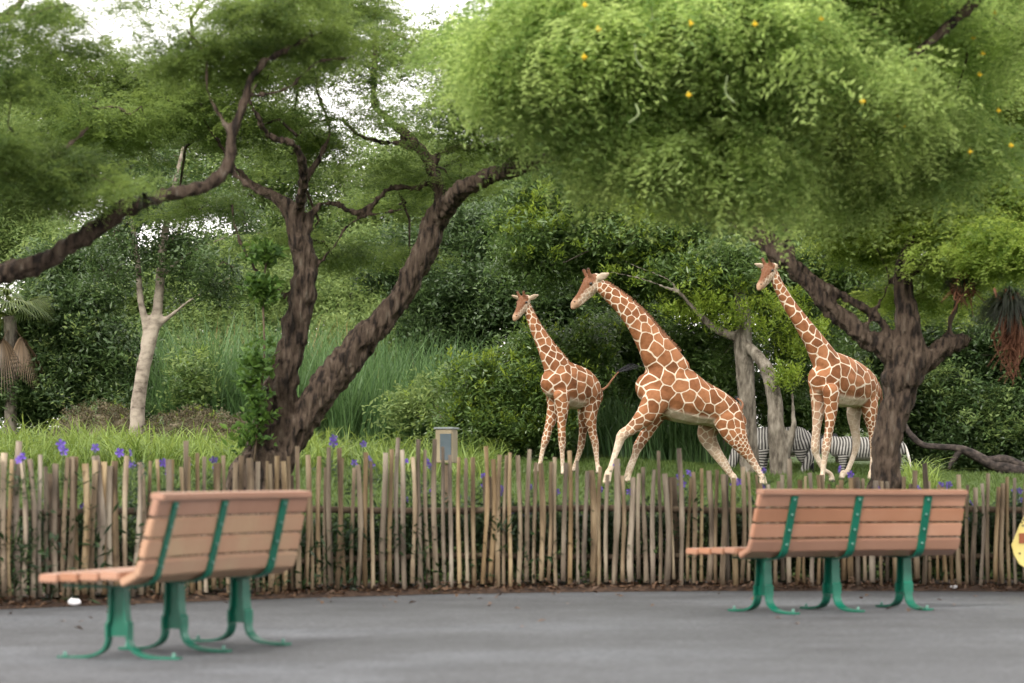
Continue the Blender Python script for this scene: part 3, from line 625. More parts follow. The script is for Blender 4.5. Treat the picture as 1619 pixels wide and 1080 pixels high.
# ---- giraffe nearest the left (walking, head up)
giraffe('smallest giraffe, leftmost of the three, walking with its tail flicked out', 45.5,
    torso=[(872, 607, -.12, .27, .21, .2, 0, 0), (884, 604, .02, .42, .27, .23, 0, 0), (900, 610, .25, .44, .30, .24, 0, 0), (917, 614, .48, .41, .29, .23, 0, 0), (931, 621, .68, .34, .25, .2, 0, 0), (939, 627, .80, .22, .18, .18, 0, 0)],
    neck=[(832, 482, -.2, .085, .08, .07, .1, 0), (838, 497, -.2, .10, .085, .09, 0, 0), (848, 520, -.18, .14, .10, .13, 0, 0), (862, 546, -.12, .20, .13, .16, 0, 0), (877, 574, -.04, .29, .18, .19, 0, 0), (888, 598, .06, .34, .23, .22, 0, 0)],
    head=dict(poll=(831, 474, -.2), muz=(813, 504, -.45), k=.95, ear=((.85, -.2, .35), (-.8, .15, .35))), fwd=(-.72, -.69), seed=3,
    legs=[[(877, 622, .08, .20, .13, .18, 0, 0), (877, 645, .08, .17, .12, .12, 0, 0), (868, 675, .02, .10, .085, .09, 0, 0), (862, 697, -.02, .085, .075, .075, .1, 0), (858, 712, -.02, .055, .05, .06, .4, 0), (852, 742, -.02, .05, .045, .05, .75, 0), (850, 755, -.02, .06, .05, .05, .9, 0), (847, 762, -.05, .065, .055, .05, .9, 0)],
          [(888, 625, -.28, .19, .12, .18, 0, 0), (889, 645, -.28, .14, .11, .12, 0, 0), (888, 675, -.26, .09, .08, .09, 0, 0), (889, 700, -.25, .085, .075, .075, .1, 0), (889, 716, -.24, .052, .05, .06, .4, 0), (890, 742, -.22, .048, .045, .05, .75, 0), (891, 755, -.22, .06, .05, .05, .9, 0), (891, 762, -.25, .065, .055, .05, .9, 0)],
          [(930, 632, .82, .26, .12, .18, 0, 0), (926, 655, .80, .19, .12, .12, 0, 0), (922, 680, .78, .10, .08, .08, 0, 0), (919, 703, .80, .085, .07, .07, .15, 0), (914, 722, .78, .055, .05, .06, .4, 0), (905, 748, .7, .05, .045, .05, .7, 0), (902, 757, .7, .06, .05, .05, .9, 0), (900, 762, .66, .065, .055, .05, .9, 0)],
          [(934, 632, .55, .26, .12, .18, 0, 0), (932, 655, .55, .18, .12, .12, 0, 0), (936, 680, .58, .11, .08, .08, 0, 0), (941, 702, .62, .085, .07, .07, .15, 0), (943, 720, .6, .055, .05, .06, .4, 0), (946, 746, .56, .05, .045, .05, .7, 0), (947, 756, .55, .06, .05, .05, .9, 0), (946, 762, .52, .065, .055, .05, .9, 0)]],
    tail=[(944, 614, .85, .04), (950, 617, .9, .03), (960, 611, .95, .022), (968, 600, .95, .018), (978, 588, .95, .016), (1010, 580, .95, .02)])
# ---- galloping giraffe in the middle
giraffe('largest giraffe, galloping between the other two with its neck stretched low', 43.0,
    torso=[(1027, 613, -.1, .28, .26, .22, 0, 0), (1044, 610, -.02, .48, .33, .26, 0, 0), (1068, 621, .10, .52, .37, .28, 0, 0), (1096, 634, .25, .44, .37, .27, 0, 0), (1124, 643, .38, .36, .33, .24, 0, 0), (1150, 656, .48, .30, .29, .19, 0, 0), (1164, 668, .52, .19, .22, .16, 0, 0)],
    neck=[(943, 450, -.25, .11, .10, .08, .1, 0), (956, 458, -.25, .135, .11, .13, 0, 0), (982, 480, -.22, .175, .12, .17, 0, 0), (1006, 506, -.18, .215, .14, .19, 0, 0), (1024, 533, -.12, .26, .17, .21, 0, 0), (1041, 560, -.06, .33, .22, .23, 0, 0), (1060, 592, .05, .40, .27, .26, 0, 0)],
    head=dict(poll=(941, 443, -.25), muz=(905, 484, -.42), k=1.15, ear=((.85, -.35, .36), (.5, .7, .45))), fwd=(-.95, -.3), seed=11,
    legs=[[(1040, 628, -.28, .27, .15, .2, 0, 0), (1022, 656, -.32, .20, .14, .15, 0, 0), (1000, 677, -.34, .13, .11, .10, .1, 0), (984, 688, -.35, .105, .10, .08, .5, 0), (979, 700, -.35, .085, .075, .07, .8, 0), (972, 720, -.35, .062, .055, .06, .95, 0), (965, 742, -.35, .06, .055, .05, 1, 0), (962, 748, -.35, .075, .06, .05, 1, 0), (958, 755, -.38, .075, .065, .05, 1, 0)],
          [(1050, 635, .12, .25, .15, .2, 0, 0), (1034, 662, .1, .16, .13, .14, 0, 0), (1020, 688, .08, .12, .10, .10, 0, 0), (1009, 706, .05, .10, .09, .08, .15, 0), (1004, 720, .05, .07, .065, .07, .5, 0), (997, 738, .05, .075, .06, .05, .7, 0), (993, 750, .05, .07, .06, .05, .8, 0), (990, 758, .02, .075, .065, .05, .9, 0)],
          [(1150, 660, .30, .30, .17, .18, 0, 0), (1160, 682, .28, .25, .14, .12, 0, 0), (1172, 704, .3, .17, .11, .085, 0, 0), (1185, 722, .35, .10, .085, .07, .1, 0), (1195, 738, .38, .075, .06, .06, .4, 0), (1204, 752, .4, .07, .055, .05, .6, 0), (1208, 762, .38, .08, .06, .05, .8, 0)],
          [(1126, 668, .62, .24, .14, .18, .1, 0), (1118, 688, .66, .18, .13, .12, .35, 0), (1130, 712, .7, .13, .10, .09, .6, 0), (1144, 732, .72, .10, .08, .07, .55, 0), (1154, 748, .74, .07, .06, .06, .5, 0), (1160, 760, .74, .07, .055, .05, .7, 0), (1163, 768, .72, .08, .06, .05, .8, 0)]],
    tail=[(1162, 650, .55, .05), (1170, 648, .62, .035), (1174, 642, .7, .022), (1173, 636, .8, .018), (1166, 630, .9, .018), (1160, 634, 1.0, .02)])
# ---- giraffe on the right behind the trunk
giraffe('tall giraffe standing upright behind the dark leaning trunk, rightmost of the three', 44.0,
    torso=[(1298, 602, -.22, .30, .24, .22, 0, 0), (1312, 598, -.05, .48, .31, .26, 0, 0), (1332, 603, .28, .48, .34, .27, 0, 0), (1352, 609, .62, .42, .33, .25, 0, 0), (1367, 616, .88, .36, .28, .2, 0, 0), (1376, 622, 1.0, .24, .2, .18, 0, 0)],
    neck=[(1223, 434, -.5, .10, .095, .07, .1, 0), (1230, 450, -.48, .115, .095, .1, 0, 0), (1246, 479, -.42, .145, .11, .16, 0, 0), (1265, 507, -.36, .185, .13, .19, 0, 0), (1287, 540, -.24, .25, .17, .21, 0, 0), (1306, 573, -.1, .33, .23, .24, 0, 0)],
    head=dict(poll=(1220, 424, -.5), muz=(1199, 455, -.75), k=1.05, ear=((.8, -.3, .3), (-.85, .15, .3))), fwd=(-.6, -.8), seed=23,
    legs=[[(1294, 618, -.15, .2, .15, .2, 0, 0), (1294, 645, -.15, .14, .12, .13, .2, 0), (1291, 678, -.15, .095, .085, .09, .4, 0), (1289, 706, -.15, .095, .085, .08, .5, 0), (1291, 720, -.12, .07, .06, .07, .8, 0), (1302, 742, -.05, .055, .05, .06, .9, 0), (1313, 762, .05, .055, .05, .05, 1, 0), (1316, 770, .02, .07, .06, .05, 1, 0)],
          [(1314, 618, -.42, .2, .14, .2, 0, 0), (1314, 645, -.42, .14, .12, .13, 0, 0), (1311, 678, -.42, .095, .085, .09, .05, 0), (1306, 708, -.42, .095, .085, .08, .3, 0), (1304, 724, -.4, .065, .06, .07, .6, 0), (1301, 746, -.38, .055, .05, .06, .85, 0), (1300, 765, -.38, .06, .055, .05, .95, 0), (1298, 772, -.42, .075, .065, .05, 1, 0)],
          [(1356, 630, 1.0, .26, .13, .2, .5, 0), (1350, 655, .95, .18, .12, .14, .7, 0), (1352, 680, .95, .11, .09, .1, .8, 0), (1354, 702, .98, .095, .075, .08, .8, 0), (1349, 722, .95, .06, .055, .07, .9, 0), (1338, 748, .88, .055, .05, .06, .95, 0), (1333, 765, .86, .06, .055, .05, 1, 0), (1330, 772, .82, .075, .06, .05, 1, 0)],
          [(1374, 632, .75, .27, .13, .2, 0, 0), (1376, 658, .75, .17, .12, .12, 0, 0), (1379, 682, .78, .10, .085, .08, 0, 0), (1381, 704, .8, .09, .07, .07, .1, 0), (1380, 724, .78, .06, .055, .06, .5, 0), (1378, 748, .72, .055, .05, .06, .8, 0), (1377, 763, .7, .06, .055, .05, .9, 0), (1376, 770, .68, .07, .06, .05, 1, 0)]],
    tail=[(1386, 606, 1.15, .05), (1392, 620, 1.25, .035), (1394, 650, 1.3, .022), (1393, 680, 1.3, .018), (1392, 705, 1.3, .016), (1391, 735, 1.3, .02)])

def zebra_mat():
    m, t, b = newmat('zebra_coat'); L = t.links; a = N(t, 'ShaderNodeAttribute'); a.attribute_name = 'stripe'; e = ramp(t, [(.44, (.02, .018, .016)), (.56, (.26, .25, .23))], a.outputs['Fac'])
    w2 = N(t, 'ShaderNodeAttribute'); w2.attribute_name = 'white'; m1 = N(t, 'ShaderNodeMix', data_type='RGBA'); L.new(w2.outputs['Fac'], m1.inputs[0]); L.new(e.outputs[0], m1.inputs[6]); m1.inputs[7].default_value = (.25, .235, .21, 1)
    L.new(m1.outputs[2], b.inputs['Base Color']); b.inputs['Roughness'].default_value = .75; return m
M['zebra'] = zebra_mat()
def zebra(label, Y, x0, x1, ytop, ybot, ph, tailx=0):
    """faces left, rump at x1 (px); back line ytop, belly ybot (px)"""
    s_ = sc(Y); cy = (ytop+ybot)/2; hh = (ybot-ytop)/2/s_; Lp = x1-x0; f = lambda u: x0+Lp*u
    T = [(f(0), cy-2, 0, hh*.85, hh*.62, 0, 0, 0), (f(.2), cy, 0, hh*1.02, hh*.8, 0, 0, 0), (f(.5), cy+1, 0, hh*1.0, hh*.88, 0, 0, 0), (f(.8), cy-1, 0, hh*1.0, hh*.82, 0, 0, 0), (f(.97), cy+1, 0, hh*.75, hh*.6, 0, 0, 0)]
    NK = [(f(.08), cy-3, 0, hh*.8, hh*.5, 0, 0, 0), (f(-.12), cy-8, 0, hh*.6, hh*.36, 0, 0, 0), (f(-.30), cy+2, 0, hh*.48, hh*.28, 0, 0, 0), (f(-.42), cy+18, 0, hh*.38, hh*.25, 0, 0, 0), (f(-.50), cy+36, 0, hh*.32, hh*.22, 0, 0, 0), (f(-.54), cy+50, 0, hh*.2, hh*.17, 0, 0, 0)]
    ch = [resolve(T, Y), resolve(NK, Y)]; ups = [(0, 0, 1), (0, 0, 1)]; r = hh
    for u, dy in ((.1, -.13), (.16, .13), (.86, -.13), (.93, .13)):
        hind = u > .5; a = at(f(u), cy+4, Y+dy); g = float(ground(a[0], a[1])); H = a[2]-g; o_ = .07 if hind else 0
        L_ = [[a[0], a[1], a[2], r*(.6 if hind else .45), r*.35, 0, 0, 0], [a[0]+o_*.3, a[1], g+H*.62, r*.36, r*.24, 0, 0, 0], [a[0]+o_*1.3, a[1], g+H*.42, r*.22, r*.17, 0, 0, 0], [a[0]+o_, a[1], g+H*.2, r*.13, r*.12, 0, 0, 0], [a[0]+o_*.6, a[1], g+.09, r*.15, r*.13, 0, 0, 0], [a[0]+o_*.3, a[1], g+.03, r*.19, r*.16, 0, 0, 0]]
        ch.append(np.array(L_)); ups.append((1, 0, 0))
    ref = at(f(.5), 750, Y); loc = np.array([ref[0], ref[1], float(ground(ref[0], ref[1]))])
    ex = [ellipsoid(at(f(-.33), cy+6, Y)+np.array([0, sg*r*.3, r*.35]), (.03, .02, .08)) for sg in (-1, 1)]
    me, co, nr, samp = body_mesh(ch, ups, ex, .018, loc, 4); nb, ci = nearest(co, samp)
    wv = np.array([mnoise.noise(Vector((p[0]*3, p[1]*3, p[2]*3+ph))) for p in co.tolist()])
    tx = co[:, 0]+.25*(co[:, 2]-ch[0][2][2])*smooth01(f(.55)/1, f(.95), CX+co[:, 0]/co[:, 1]*FPX)*1.2; leg = ci >= 2
    st = np.where(leg & (co[:, 2] < loc[2]+.62*(ch[0][2][2]-loc[2])+.1), co[:, 2]*110, tx*108)+wv*4.6
    setattr_(me, 'stripe', .5+.5*np.sin(st)+.0); zr = (co[:, 2]-nb[:, 2])/nb[:, 3]; setattr_(me, 'white', smoothattr(me, ((ci == 0) & (zr < -.70))*1., 4))
    me.materials.clear(); me.materials.append(M['zebra']); z = thing('zebra', label, 'zebra', loc, 0, 'grazing zebras'); obj('body', me, z)
    V = []; F = []; C = catmull(ch[1], 10)
    for i in range(2, len(C)-14):
        o_ = C[i, :3]+np.array([-.2, 0, .98])*C[i, 3]*.9; k_ = len(V); V += [o_+(-.02, -.01, 0), o_+(.02, -.01, 0), o_+(.02, .01, 0), o_+(-.02, .01, 0), o_+(-.01, 0, .1)]; F += [(k_, k_+1, k_+4), (k_+1, k_+2, k_+4), (k_+2, k_+3, k_+4), (k_+3, k_, k_+4)]
    q = obj('mane', npmesh('mane', np.array(V)-loc, F, M['tuft'], False), z); q['kind'] = 'stuff'
    P = catmull([at(f(.99), ytop+7, Y), at(f(1.06)+tailx*.4, ytop+18, Y), at(f(1.1)+tailx, ytop+40, Y), at(f(1.11)+tailx, ytop+58, Y)], 5)
    obj('tail', npmesh('tail', *(lambda v: (v[0]-loc, v[1]))(tube(P, np.linspace(.035, .022, len(P)), 8)), flat('zebra_tail', (.55, .52, .47), .8)), z)
    V, F = join([tube(catmull([P[-1]+R.randn(3)*.01, P[-1]+np.array([0, 0, -.1])+R.randn(3)*.02, P[-1]+np.array([.02, 0, -.25])+R.randn(3)*.03], 3), np.linspace(.012, .004, 7), 4, cap=False) for _ in range(14)])
    q = obj('tail_tuft', npmesh('tail_tuft', V-loc, F, M['tuft']), z); q['kind'] = 'stuff'
zebra('zebra half hidden behind the pale grey forked trunks', 49.5, 1197, 1276, 675, 720, 0)
zebra('zebra grazing behind the rightmost giraffe, its pale tail right of the dark trunk', 49.0, 1322, 1424, 690, 728, 5, 4)
# ---------------------------------------------------------------- leaf materials and sprays
LM = dict(
 near=leafmat('leaf_near_canopy', (.10, .19, .045), (.50, .64, .22), .58, rw=.75),
 acacia=leafmat('leaf_acacia', (.085, .16, .03), (.44, .56, .13), .58, rw=.75),
 shade=leafmat('leaf_shade', (.036, .075, .020), (.20, .29, .07), .52, rw=.7),
 glossy=leafmat('leaf_glossy', (.036, .078, .022), (.125, .20, .052), .38, .35, .5),
 bright=leafmat('leaf_new_growth', (.08, .15, .018), (.24, .32, .04), .4),
 dark=leafmat('leaf_dark', (.026, .056, .020), (.095, .155, .048), .35, .4, .5),
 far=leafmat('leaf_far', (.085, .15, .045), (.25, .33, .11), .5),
 reed=leafmat('reed_blade', (.035, .085, .030), (.15, .26, .09), .35),
 reedtip=leafmat('reed_dry', (.16, .11, .045), (.36, .27, .12), .3),
 grass=leafmat('grass_blade', (.034, .070, .014), (.12, .18, .042), .35),
 blade=leafmat('strap_leaf', (.06, .115, .018), (.25, .34, .08), .4),
 ruellia=leafmat('shrub_leaf', (.009, .024, .012), (.035, .07, .022), .25, .4),
 mound=leafmat('mound_creeper', (.040, .042, .018), (.15, .12, .065), .2),
 dry=leafmat('dry_frond', (.07, .05, .03), (.20, .14, .085), .2),
 palm=leafmat('palm_leaf', (.03, .06, .015), (.14, .18, .045), .3),
 epi=leafmat('air_plant_leaf', (.008, .012, .006), (.030, .040, .016), .2))
nearS = [fine_spray(LM['near'], 320, s, .20, .036, .012, .9) for s in (1, 2, 3)]
acS = [fine_spray(LM['acacia'], 320, s, .28, .040, .015, .4) for s in (4, 5, 6)]
shS = [fine_spray(LM['shade'], 320, s, .28, .036, .013, .3) for s in (7, 8)]
glS = [broad_spray(LM['glossy'], 20, .12, .045, .30, s) for s in (1, 2, 3)]
brS = [broad_spray(LM['bright'], 13, .13, .045, .20, s, -.1) for s in (4, 5)]
dkS = [broad_spray(LM['dark'], 20, .14, .055, .32, s) for s in (6, 7, 8)]
faS = [broad_spray(LM['far'], 24, .13, .055, .40, s) for s in (9, 10, 11)]
ruS = [broad_spray(LM['ruellia'], 12, .09, .022, .16, s) for s in (12, 13)]
muS = [broad_spray(LM['mound'], 20, .035, .03, .12, s) for s in (14, 15)]
reS = [blade_clump(LM['reed'], 26, h_, .04, .5, s, b_, 7) for s, h_, b_ in ((1, 2.9, .35), (2, 2.2, .6), (3, 2.5, .45), (4, 1.6, .8))]
rdS = [blade_clump(LM['reedtip'], 16, 2.2, .030, .4, s, .4, 6) for s in (4, 5)]
grS = [blade_clump(LM['grass'], 26, .13, .010, .22, s, .7, 3) for s in (6, 7)]
stS = [blade_clump(LM['blade'], 18, .75, .032, .35, s, 1.0, 7) for s in (8, 9, 10)]

# ---------------------------------------------------------------- lawn grass, strap leaves, reeds
def field(n_, x0, x1, y0, y1, fn=None):
    Y = np.sqrt(R.uniform(y0*y0, y1*y1, n_)); px = R.uniform(x0, x1, n_); X = (px-CX)/FPX*Y
    if fn is not None: k_ = fn(px, Y); X, Y = X[k_], Y[k_]
    return np.stack([X, Y, ground(X, Y)-.01], 1)
o = scatter('lawn_grass', field(30000, -150, 1770, 22.5, 60), grS, None, .12, .7, 1.5); tag(o, 'short green lawn grass growing between the fence and the bushes', 'grass')
P = np.vstack([field(330, -100, 420, 40, 46), field(60, 420, 760, 42, 48), field(16, 720, 800, 44, 50), field(14, 1440, 1470, 40, 44)])
o = scatter('strap_leaf_grass', P, stS, None, .15, .6, 1.25); tag(o, 'arching light green strap leaved grass in front of the mounds', 'grass')
reS_ = reS
P = np.vstack([field(820, 230, 760, 53.5, 60), field(200, 230, 560, 58, 66), field(90, 840, 1180, 52, 56)])
o = scatter('reed_bed', P, reS, None, .12, .45, 1.2); tag(o, 'tall green reeds standing between the mounds and the far trees', 'reeds')
P = np.vstack([field(14, 300, 380, 60, 64), field(18, 450, 560, 60, 64), field(14, 300, 720, 56, 60)])
P[:32, 2] += 1.0
o = scatter('dry_reeds', P, rdS, None, .12, .6, 1.1); tag(o, 'dry tan reed stalks among and above the green reeds', 'reeds')

# ---------------------------------------------------------------- flowering shrubs behind the fence
M['petal'] = flat('violet_petal', (.16, .09, .46), .6); M['stem'] = flat('green_stem', (.06, .10, .03), .7)
def flower_mesh(seed):
    r = np.random.RandomState(seed); V = []; F = []
    for k in range(5):
        a = 2*math.pi*k/5; d = np.array([math.cos(a), 0, math.sin(a)]); s = np.array([-d[2], 0, d[0]]); k0 = len(V)
        V += [np.array([0, .02, 0]), d*.022-s*.012, d*.036-s*.012+np.array([0, .006, 0]), d*.038+np.array([0, .012, 0]), d*.036+s*.012+np.array([0, .006, 0]), d*.022+s*.012]; F += [(k0, k0+1, k0+2, k0+3), (k0, k0+3, k0+4, k0+5)]
    return npmesh('flower', np.array(V), F, M['petal'], False)
FL = [flower_mesh(i) for i in range(2)]
xs_ = np.concatenate([np.arange(-4.9, 5.6, .36)]); flpx = [(35,722),(100,713),(205,716),(150,708),(210,735),(262,733),(270,752),(298,735),(340,740),(18,808),(130,798),(527,700),(575,702),(583,727),(560,732),(640,728),(681,737),(682,778),(765,752),(765,767),(793,772),(795,779),(840,770),(880,778),(812,815),(828,814),(948,770),(1076,752),(1090,747),(1076,766),(932,813),(1050,852),(1076,857),(1208,744),(1160,765),(1205,770),(1326,742),(1345,750),(1385,772),(1488,768),(1500,766),(1537,795),(1535,818),(1583,792),(1604,775),(1612,790),(1585,820),(1164,820),(146,886),(1450,772),(995,778),(975,740),(640,790)]
fw = [np.array([*at(px, py, float(fy((px-CX)/FPX*20.3))+.35+.5*R.rand())]) for px, py in flpx]
used = set()
for i, x_ in enumerate(xs_):
    yb = float(fy(x_))+.34; root = thing('flowering_shrub', 'dark leaved shrub with violet trumpet flowers growing right behind the stick fence', 'shrub', (x_, yb, .05), group='violet flowering shrubs along the fence')
    n_ = 150; hh = R.uniform(.50, .68); P = np.stack([x_+R.randn(n_)*.17, yb+R.randn(n_)*.13, .05+hh*R.rand(n_)**.8], 1); scatter('foliage', P, ruS, root, .5, .7, 1.2)
    parts = []
    mine = [j for j, f in enumerate(fw) if j not in used and abs(f[0]-x_) < .2]
    for j in mine:
        used.add(j); f = fw[j]-np.array([x_, yb, .05]); base = np.array([f[0]*.3, f[1]*.3, 0]); parts.append(tube(catmull([base, base*.5+f*.5+R.randn(3)*.03, f], 4), .004, 4, cap=False))
        for q in range(1 if R.rand() < .5 else 2):
            fo = obj('flower', FL[R.randint(2)], root); fo.location = tuple(f+R.randn(3)*(.03*(q > 0))); fo.rotation_euler = (R.randn()*.4, R.rand()*6, R.randn()*.5); s_ = R.uniform(.7, 1.0); fo.scale = (s_,)*3
        scatter('upper_leaves', np.array(root.location)+f*np.array([1, 1, .8])+R.randn(7, 3)*.05, ruS, root, .5, .4, .8)
    for q in range(5):
        b0 = np.array([R.randn()*.06, R.randn()*.06, 0]); parts.append(tube(catmull([b0, b0*2+(0, 0, .3), b0*3+(0, 0, hh)], 4), .005, 4, cap=False))
    V, F = join(parts); q = obj('stems', npmesh('stems', V, F, M['stem']), root); q['kind'] = 'stuff'

# ---------------------------------------------------------------- box on post, sign
b0 = at(706, 735, 27.0); pz = float(ground(b0[0], b0[1])); post = thing('utility_post', 'beige utility box with a dark panel on a wooden post behind the fence', 'utility box', (b0[0], b0[1], pz), math.radians(-18))
M['beige'] = noisemat('beige_paint', [(.3, (.24, .20, .13)), (.7, (.32, .27, .18))], 5, .6, .1); M['panel'] = noisemat('dark_panel', [(.3, (.06, .085, .10)), (.7, (.10, .13, .15))], 6, .5, 0)
top = CAMH+(HZ-679)/FPX*27-pz; bot = CAMH+(HZ-732)/FPX*27-pz
obj('housing', bevel(npmesh('housing', *box((0, 0, (top+bot)/2), (.20, .19, top-bot)), M['beige']), .008), post)
obj('panel', npmesh('panel', *box((.025, -.098, (top+bot)/2-.01), (.13, .012, (top-bot)*.78)), M['panel'], False), post)
obj('cap', bevel(npmesh('cap', *box((0, 0, top+.012), (.23, .22, .022)), flat('grey_cap', (.25, .28, .29), .6)), .004), post)
obj('post', npmesh('post', *tube([(0, 0, -.1), (0, 0, bot-.01)], .06, 10), M['rail']), post)
SY = 19.6; s0_ = at(1668, 858, SY); sg = thing('sign', 'yellow rounded sign with brown marks at the right edge in front of the fence', 'sign', (s0_[0], s0_[1], 0))
M['yellow'] = noisemat('yellow_board', [(.3, (.68, .56, .17)), (.7, (.78, .68, .26))], 4, .6, .05); M['signbrown'] = flat('sign_brown', (.30, .09, .035), .6); M['signdark'] = flat('sign_dark', (.06, .05, .03), .6)
out = [(-68, 4), (-64, 20), (-56, 34), (-38, 46), (0, 50), (38, 46), (56, 34), (66, 14), (68, -4), (56, -30), (44, -52), (0, -60), (-44, -48), (-54, -30)]
zc = s0_[2]; q = sc(SY); V = [(x_/q, 0, zc-y_/q) for x_, y_ in out]; n_ = len(V); V = V+[(a, .03, c_) for a, b_, c_ in V]
F = [tuple(range(n_)), tuple(range(n_, 2*n_))[::-1]]+[(i, n_+i, n_+(i+1) % n_, (i+1) % n_) for i in range(n_)]
obj('board', npmesh('board', V, F, M['yellow'], False), sg)
obj('brown_mark', npmesh('brown_mark', *box((-48/q, -.006, zc+7/q), (18/q, .008, 16/q)), M['signbrown'], False), sg)
for dx, dz in ((-53, 32), (-50, 36), (-51, 27), (-56, -17)): obj('dark_mark', npmesh('dark_mark', *box((dx/q, -.005, zc+dz/q), (.014, .006, .012)), M['signdark'], False), sg)
obj('post', npmesh('post', *tube([(0, .06, 0), (0, .06, zc+.2)], .035, 10), M['rail']), sg)
# small litter
for px, py, Y_, s_, lb in ((123, 957, 17.55, .05, 'crumpled white scrap lying on the soil below the left bench seat'), (1504, 934, 20.85, .03, 'small pale pebble on the soil right of the far bench')):
    V, F = ellipsoid((0, 0, s_*.5), (s_, s_*.7, s_*.5), 8, 5); V = V*(1+R.randn(len(V), 1)*.12); a = at(px, py, Y_)
    tag(obj('scrap', npmesh('scrap', V, F, flat('white_scrap', (.6, .6, .62), .6), False)), lb, 'litter').location = (a[0], Y_-.12, .02)

# ---------------------------------------------------------------- mounds and fallen log
M['mound'] = noisemat('mound_earth', [(.3, (.04, .035, .018)), (.55, (.10, .085, .05)), (.75, (.20, .17, .12))], 5, .95, .6, 30)
def mound(label, x0, x1, ytop, ybase, Y, seed):
    a, b = at(x0, ybase, Y), at(x1, ybase, Y); rx = (b[0]-a[0])/2; cx = (a[0]+b[0])/2; g = float(ground(cx, Y)); H = CAMH+(HZ-ytop)/FPX*Y-g
    V = []; nn = 40; mm = 16; F = []
    for i in range(mm+1):
        th = math.pi/2*i/mm
        for k in range(nn):
            an = 2*math.pi*k/nn; v = Vector((math.cos(an)*math.sin(th), math.sin(an)*math.sin(th), math.cos(th))); q = 1+.16*mnoise.noise(v*2+Vector((seed, 0, 0)))+.06*mnoise.noise(v*7)
            V.append((v.x*rx*q, v.y*1.2*q, (v.z**.75)*H*q-.1*(i == mm)))
    F = [(i*nn+k, (i+1)*nn+k, (i+1)*nn+(k+1) % nn, i*nn+(k+1) % nn) for i in range(mm) for k in range(nn)]
    r = thing('overgrown_mound', label, 'mound', (cx, Y, g)); obj('earth', npmesh('earth', V, F, M['mound']), r)
    VV = np.array(V)[:-nn]; w_ = VV[R.randint(0, len(VV), 1500)]+R.randn(1500, 3)*.07+np.array([cx, Y, g]); scatter('creeper', w_, muS, r, .8, .6, 1.2)
    w_ = VV[R.randint(0, len(VV), 130)]*1.02+R.randn(130, 3)*.07+np.array([cx, Y, g]); scatter('green_shoots', w_, [glS[0], brS[0]], r, .5, .3, .5)
mound('low round mound under dry creeper left of the white trunk', 92, 232, 653, 712, 47.5, 1)
mound('long low mound under dry creeper right of the white trunk', 218, 400, 660, 712, 47.5, 7)
lg = thing('fallen_log', 'dark fallen branch lying on the grass before the dark bushes at the right', 'log', (0, 50, 1.3))
for i, L in enumerate([[(1430, 668, 6), (1440, 688, 9), (1462, 704, 10), (1500, 707, 11), (1535, 716, 16), (1570, 734, 18), (1619, 745, 19), (1680, 750, 18)], [(1520, 712, 12), (1505, 730, 8), (1500, 742, 5)], [(1580, 735, 12), (1583, 760, 9)], [(1560, 728, 12), (1590, 727, 14), (1640, 745, 12)]]):
    (V, F), P = limb(L, 50, 10, root=lg, seed=i+40); obj('trunk' if i == 0 else 'branch', npmesh('branch', V, F, M['deadwood']), lg)

# ---------------------------------------------------------------- near trees
BD = M['bark_dark']
tA, skA = tree('acacia_tree', 'dark rough twin stemmed tree leaning both ways just behind the left half of the fence', [
 [(398, 900, 128), (404, 800, 122), (415, 740, 108), (425, 700, 84), (440, 640, 66), (452, 580, 56), (466, 520, 52), (478, 465, 50), (480, 415, 46), (470, 365, 40), (458, 335, 32), (435, 312, 24), (405, 296, 18), (370, 262, 12), (340, 215, 8)],
 [(432, 745, 70), (462, 690, 64), (505, 625, 58), (548, 566, 60), (600, 512, 52), (645, 450, 48), (675, 390, 46), (692, 340, 44), (735, 298, 38, -.5), (800, 272, 32, -1), (870, 252, 26, -2), (950, 250, 20, -3), (1040, 275, 14, -4), (1120, 300, 8, -5)],
 [(476, 420, 34), (470, 350, 26), (480, 290, 22, -.4), (470, 235, 20, -.7), (420, 210, 14, -1), (395, 160, 12, -1.3), (360, 110, 8, -1.6), (300, 60, 6, -2)],
 [(474, 390, 24), (500, 330, 15), (530, 322, 14), (565, 337, 15), (590, 322, 15), (622, 296, 15), (664, 297, 14), (686, 275, 13), (700, 240, 16), (760, 235, 16), (850, 243, 12)],
 [(705, 320, 28), (672, 250, 24), (640, 210, 22), (612, 188, 20), (592, 160, 17), (592, 100, 14), (596, 30, 10), (600, -40, 6)],
 [(690, 262, 20), (640, 230, 13), (590, 222, 11), (555, 205, 10), (540, 190, 10), (490, 195, 9), (470, 215, 6)],
 [(540, 192, 7), (552, 178, 5), (575, 190, 4)], [(455, 470, 20), (425, 455, 13), (400, 420, 10), (375, 370, 8), (365, 320, 5)],
 [(482, 440, 16), (520, 400, 10), (560, 350, 8), (640, 330, 5)], [(480, 290, 16), (520, 210, 12), (500, 130, 10), (540, 60, 8), (560, -20, 6)],
 [(800, 265, 20, -1), (850, 200, 14, -1.5), (880, 120, 10, -2), (920, 40, 8, -2.5)], [(545, 568, 46), (536, 560, 30), (528, 556, 14)]], 26, BD, sides=22, n=10, slim=.86, relief=.045)
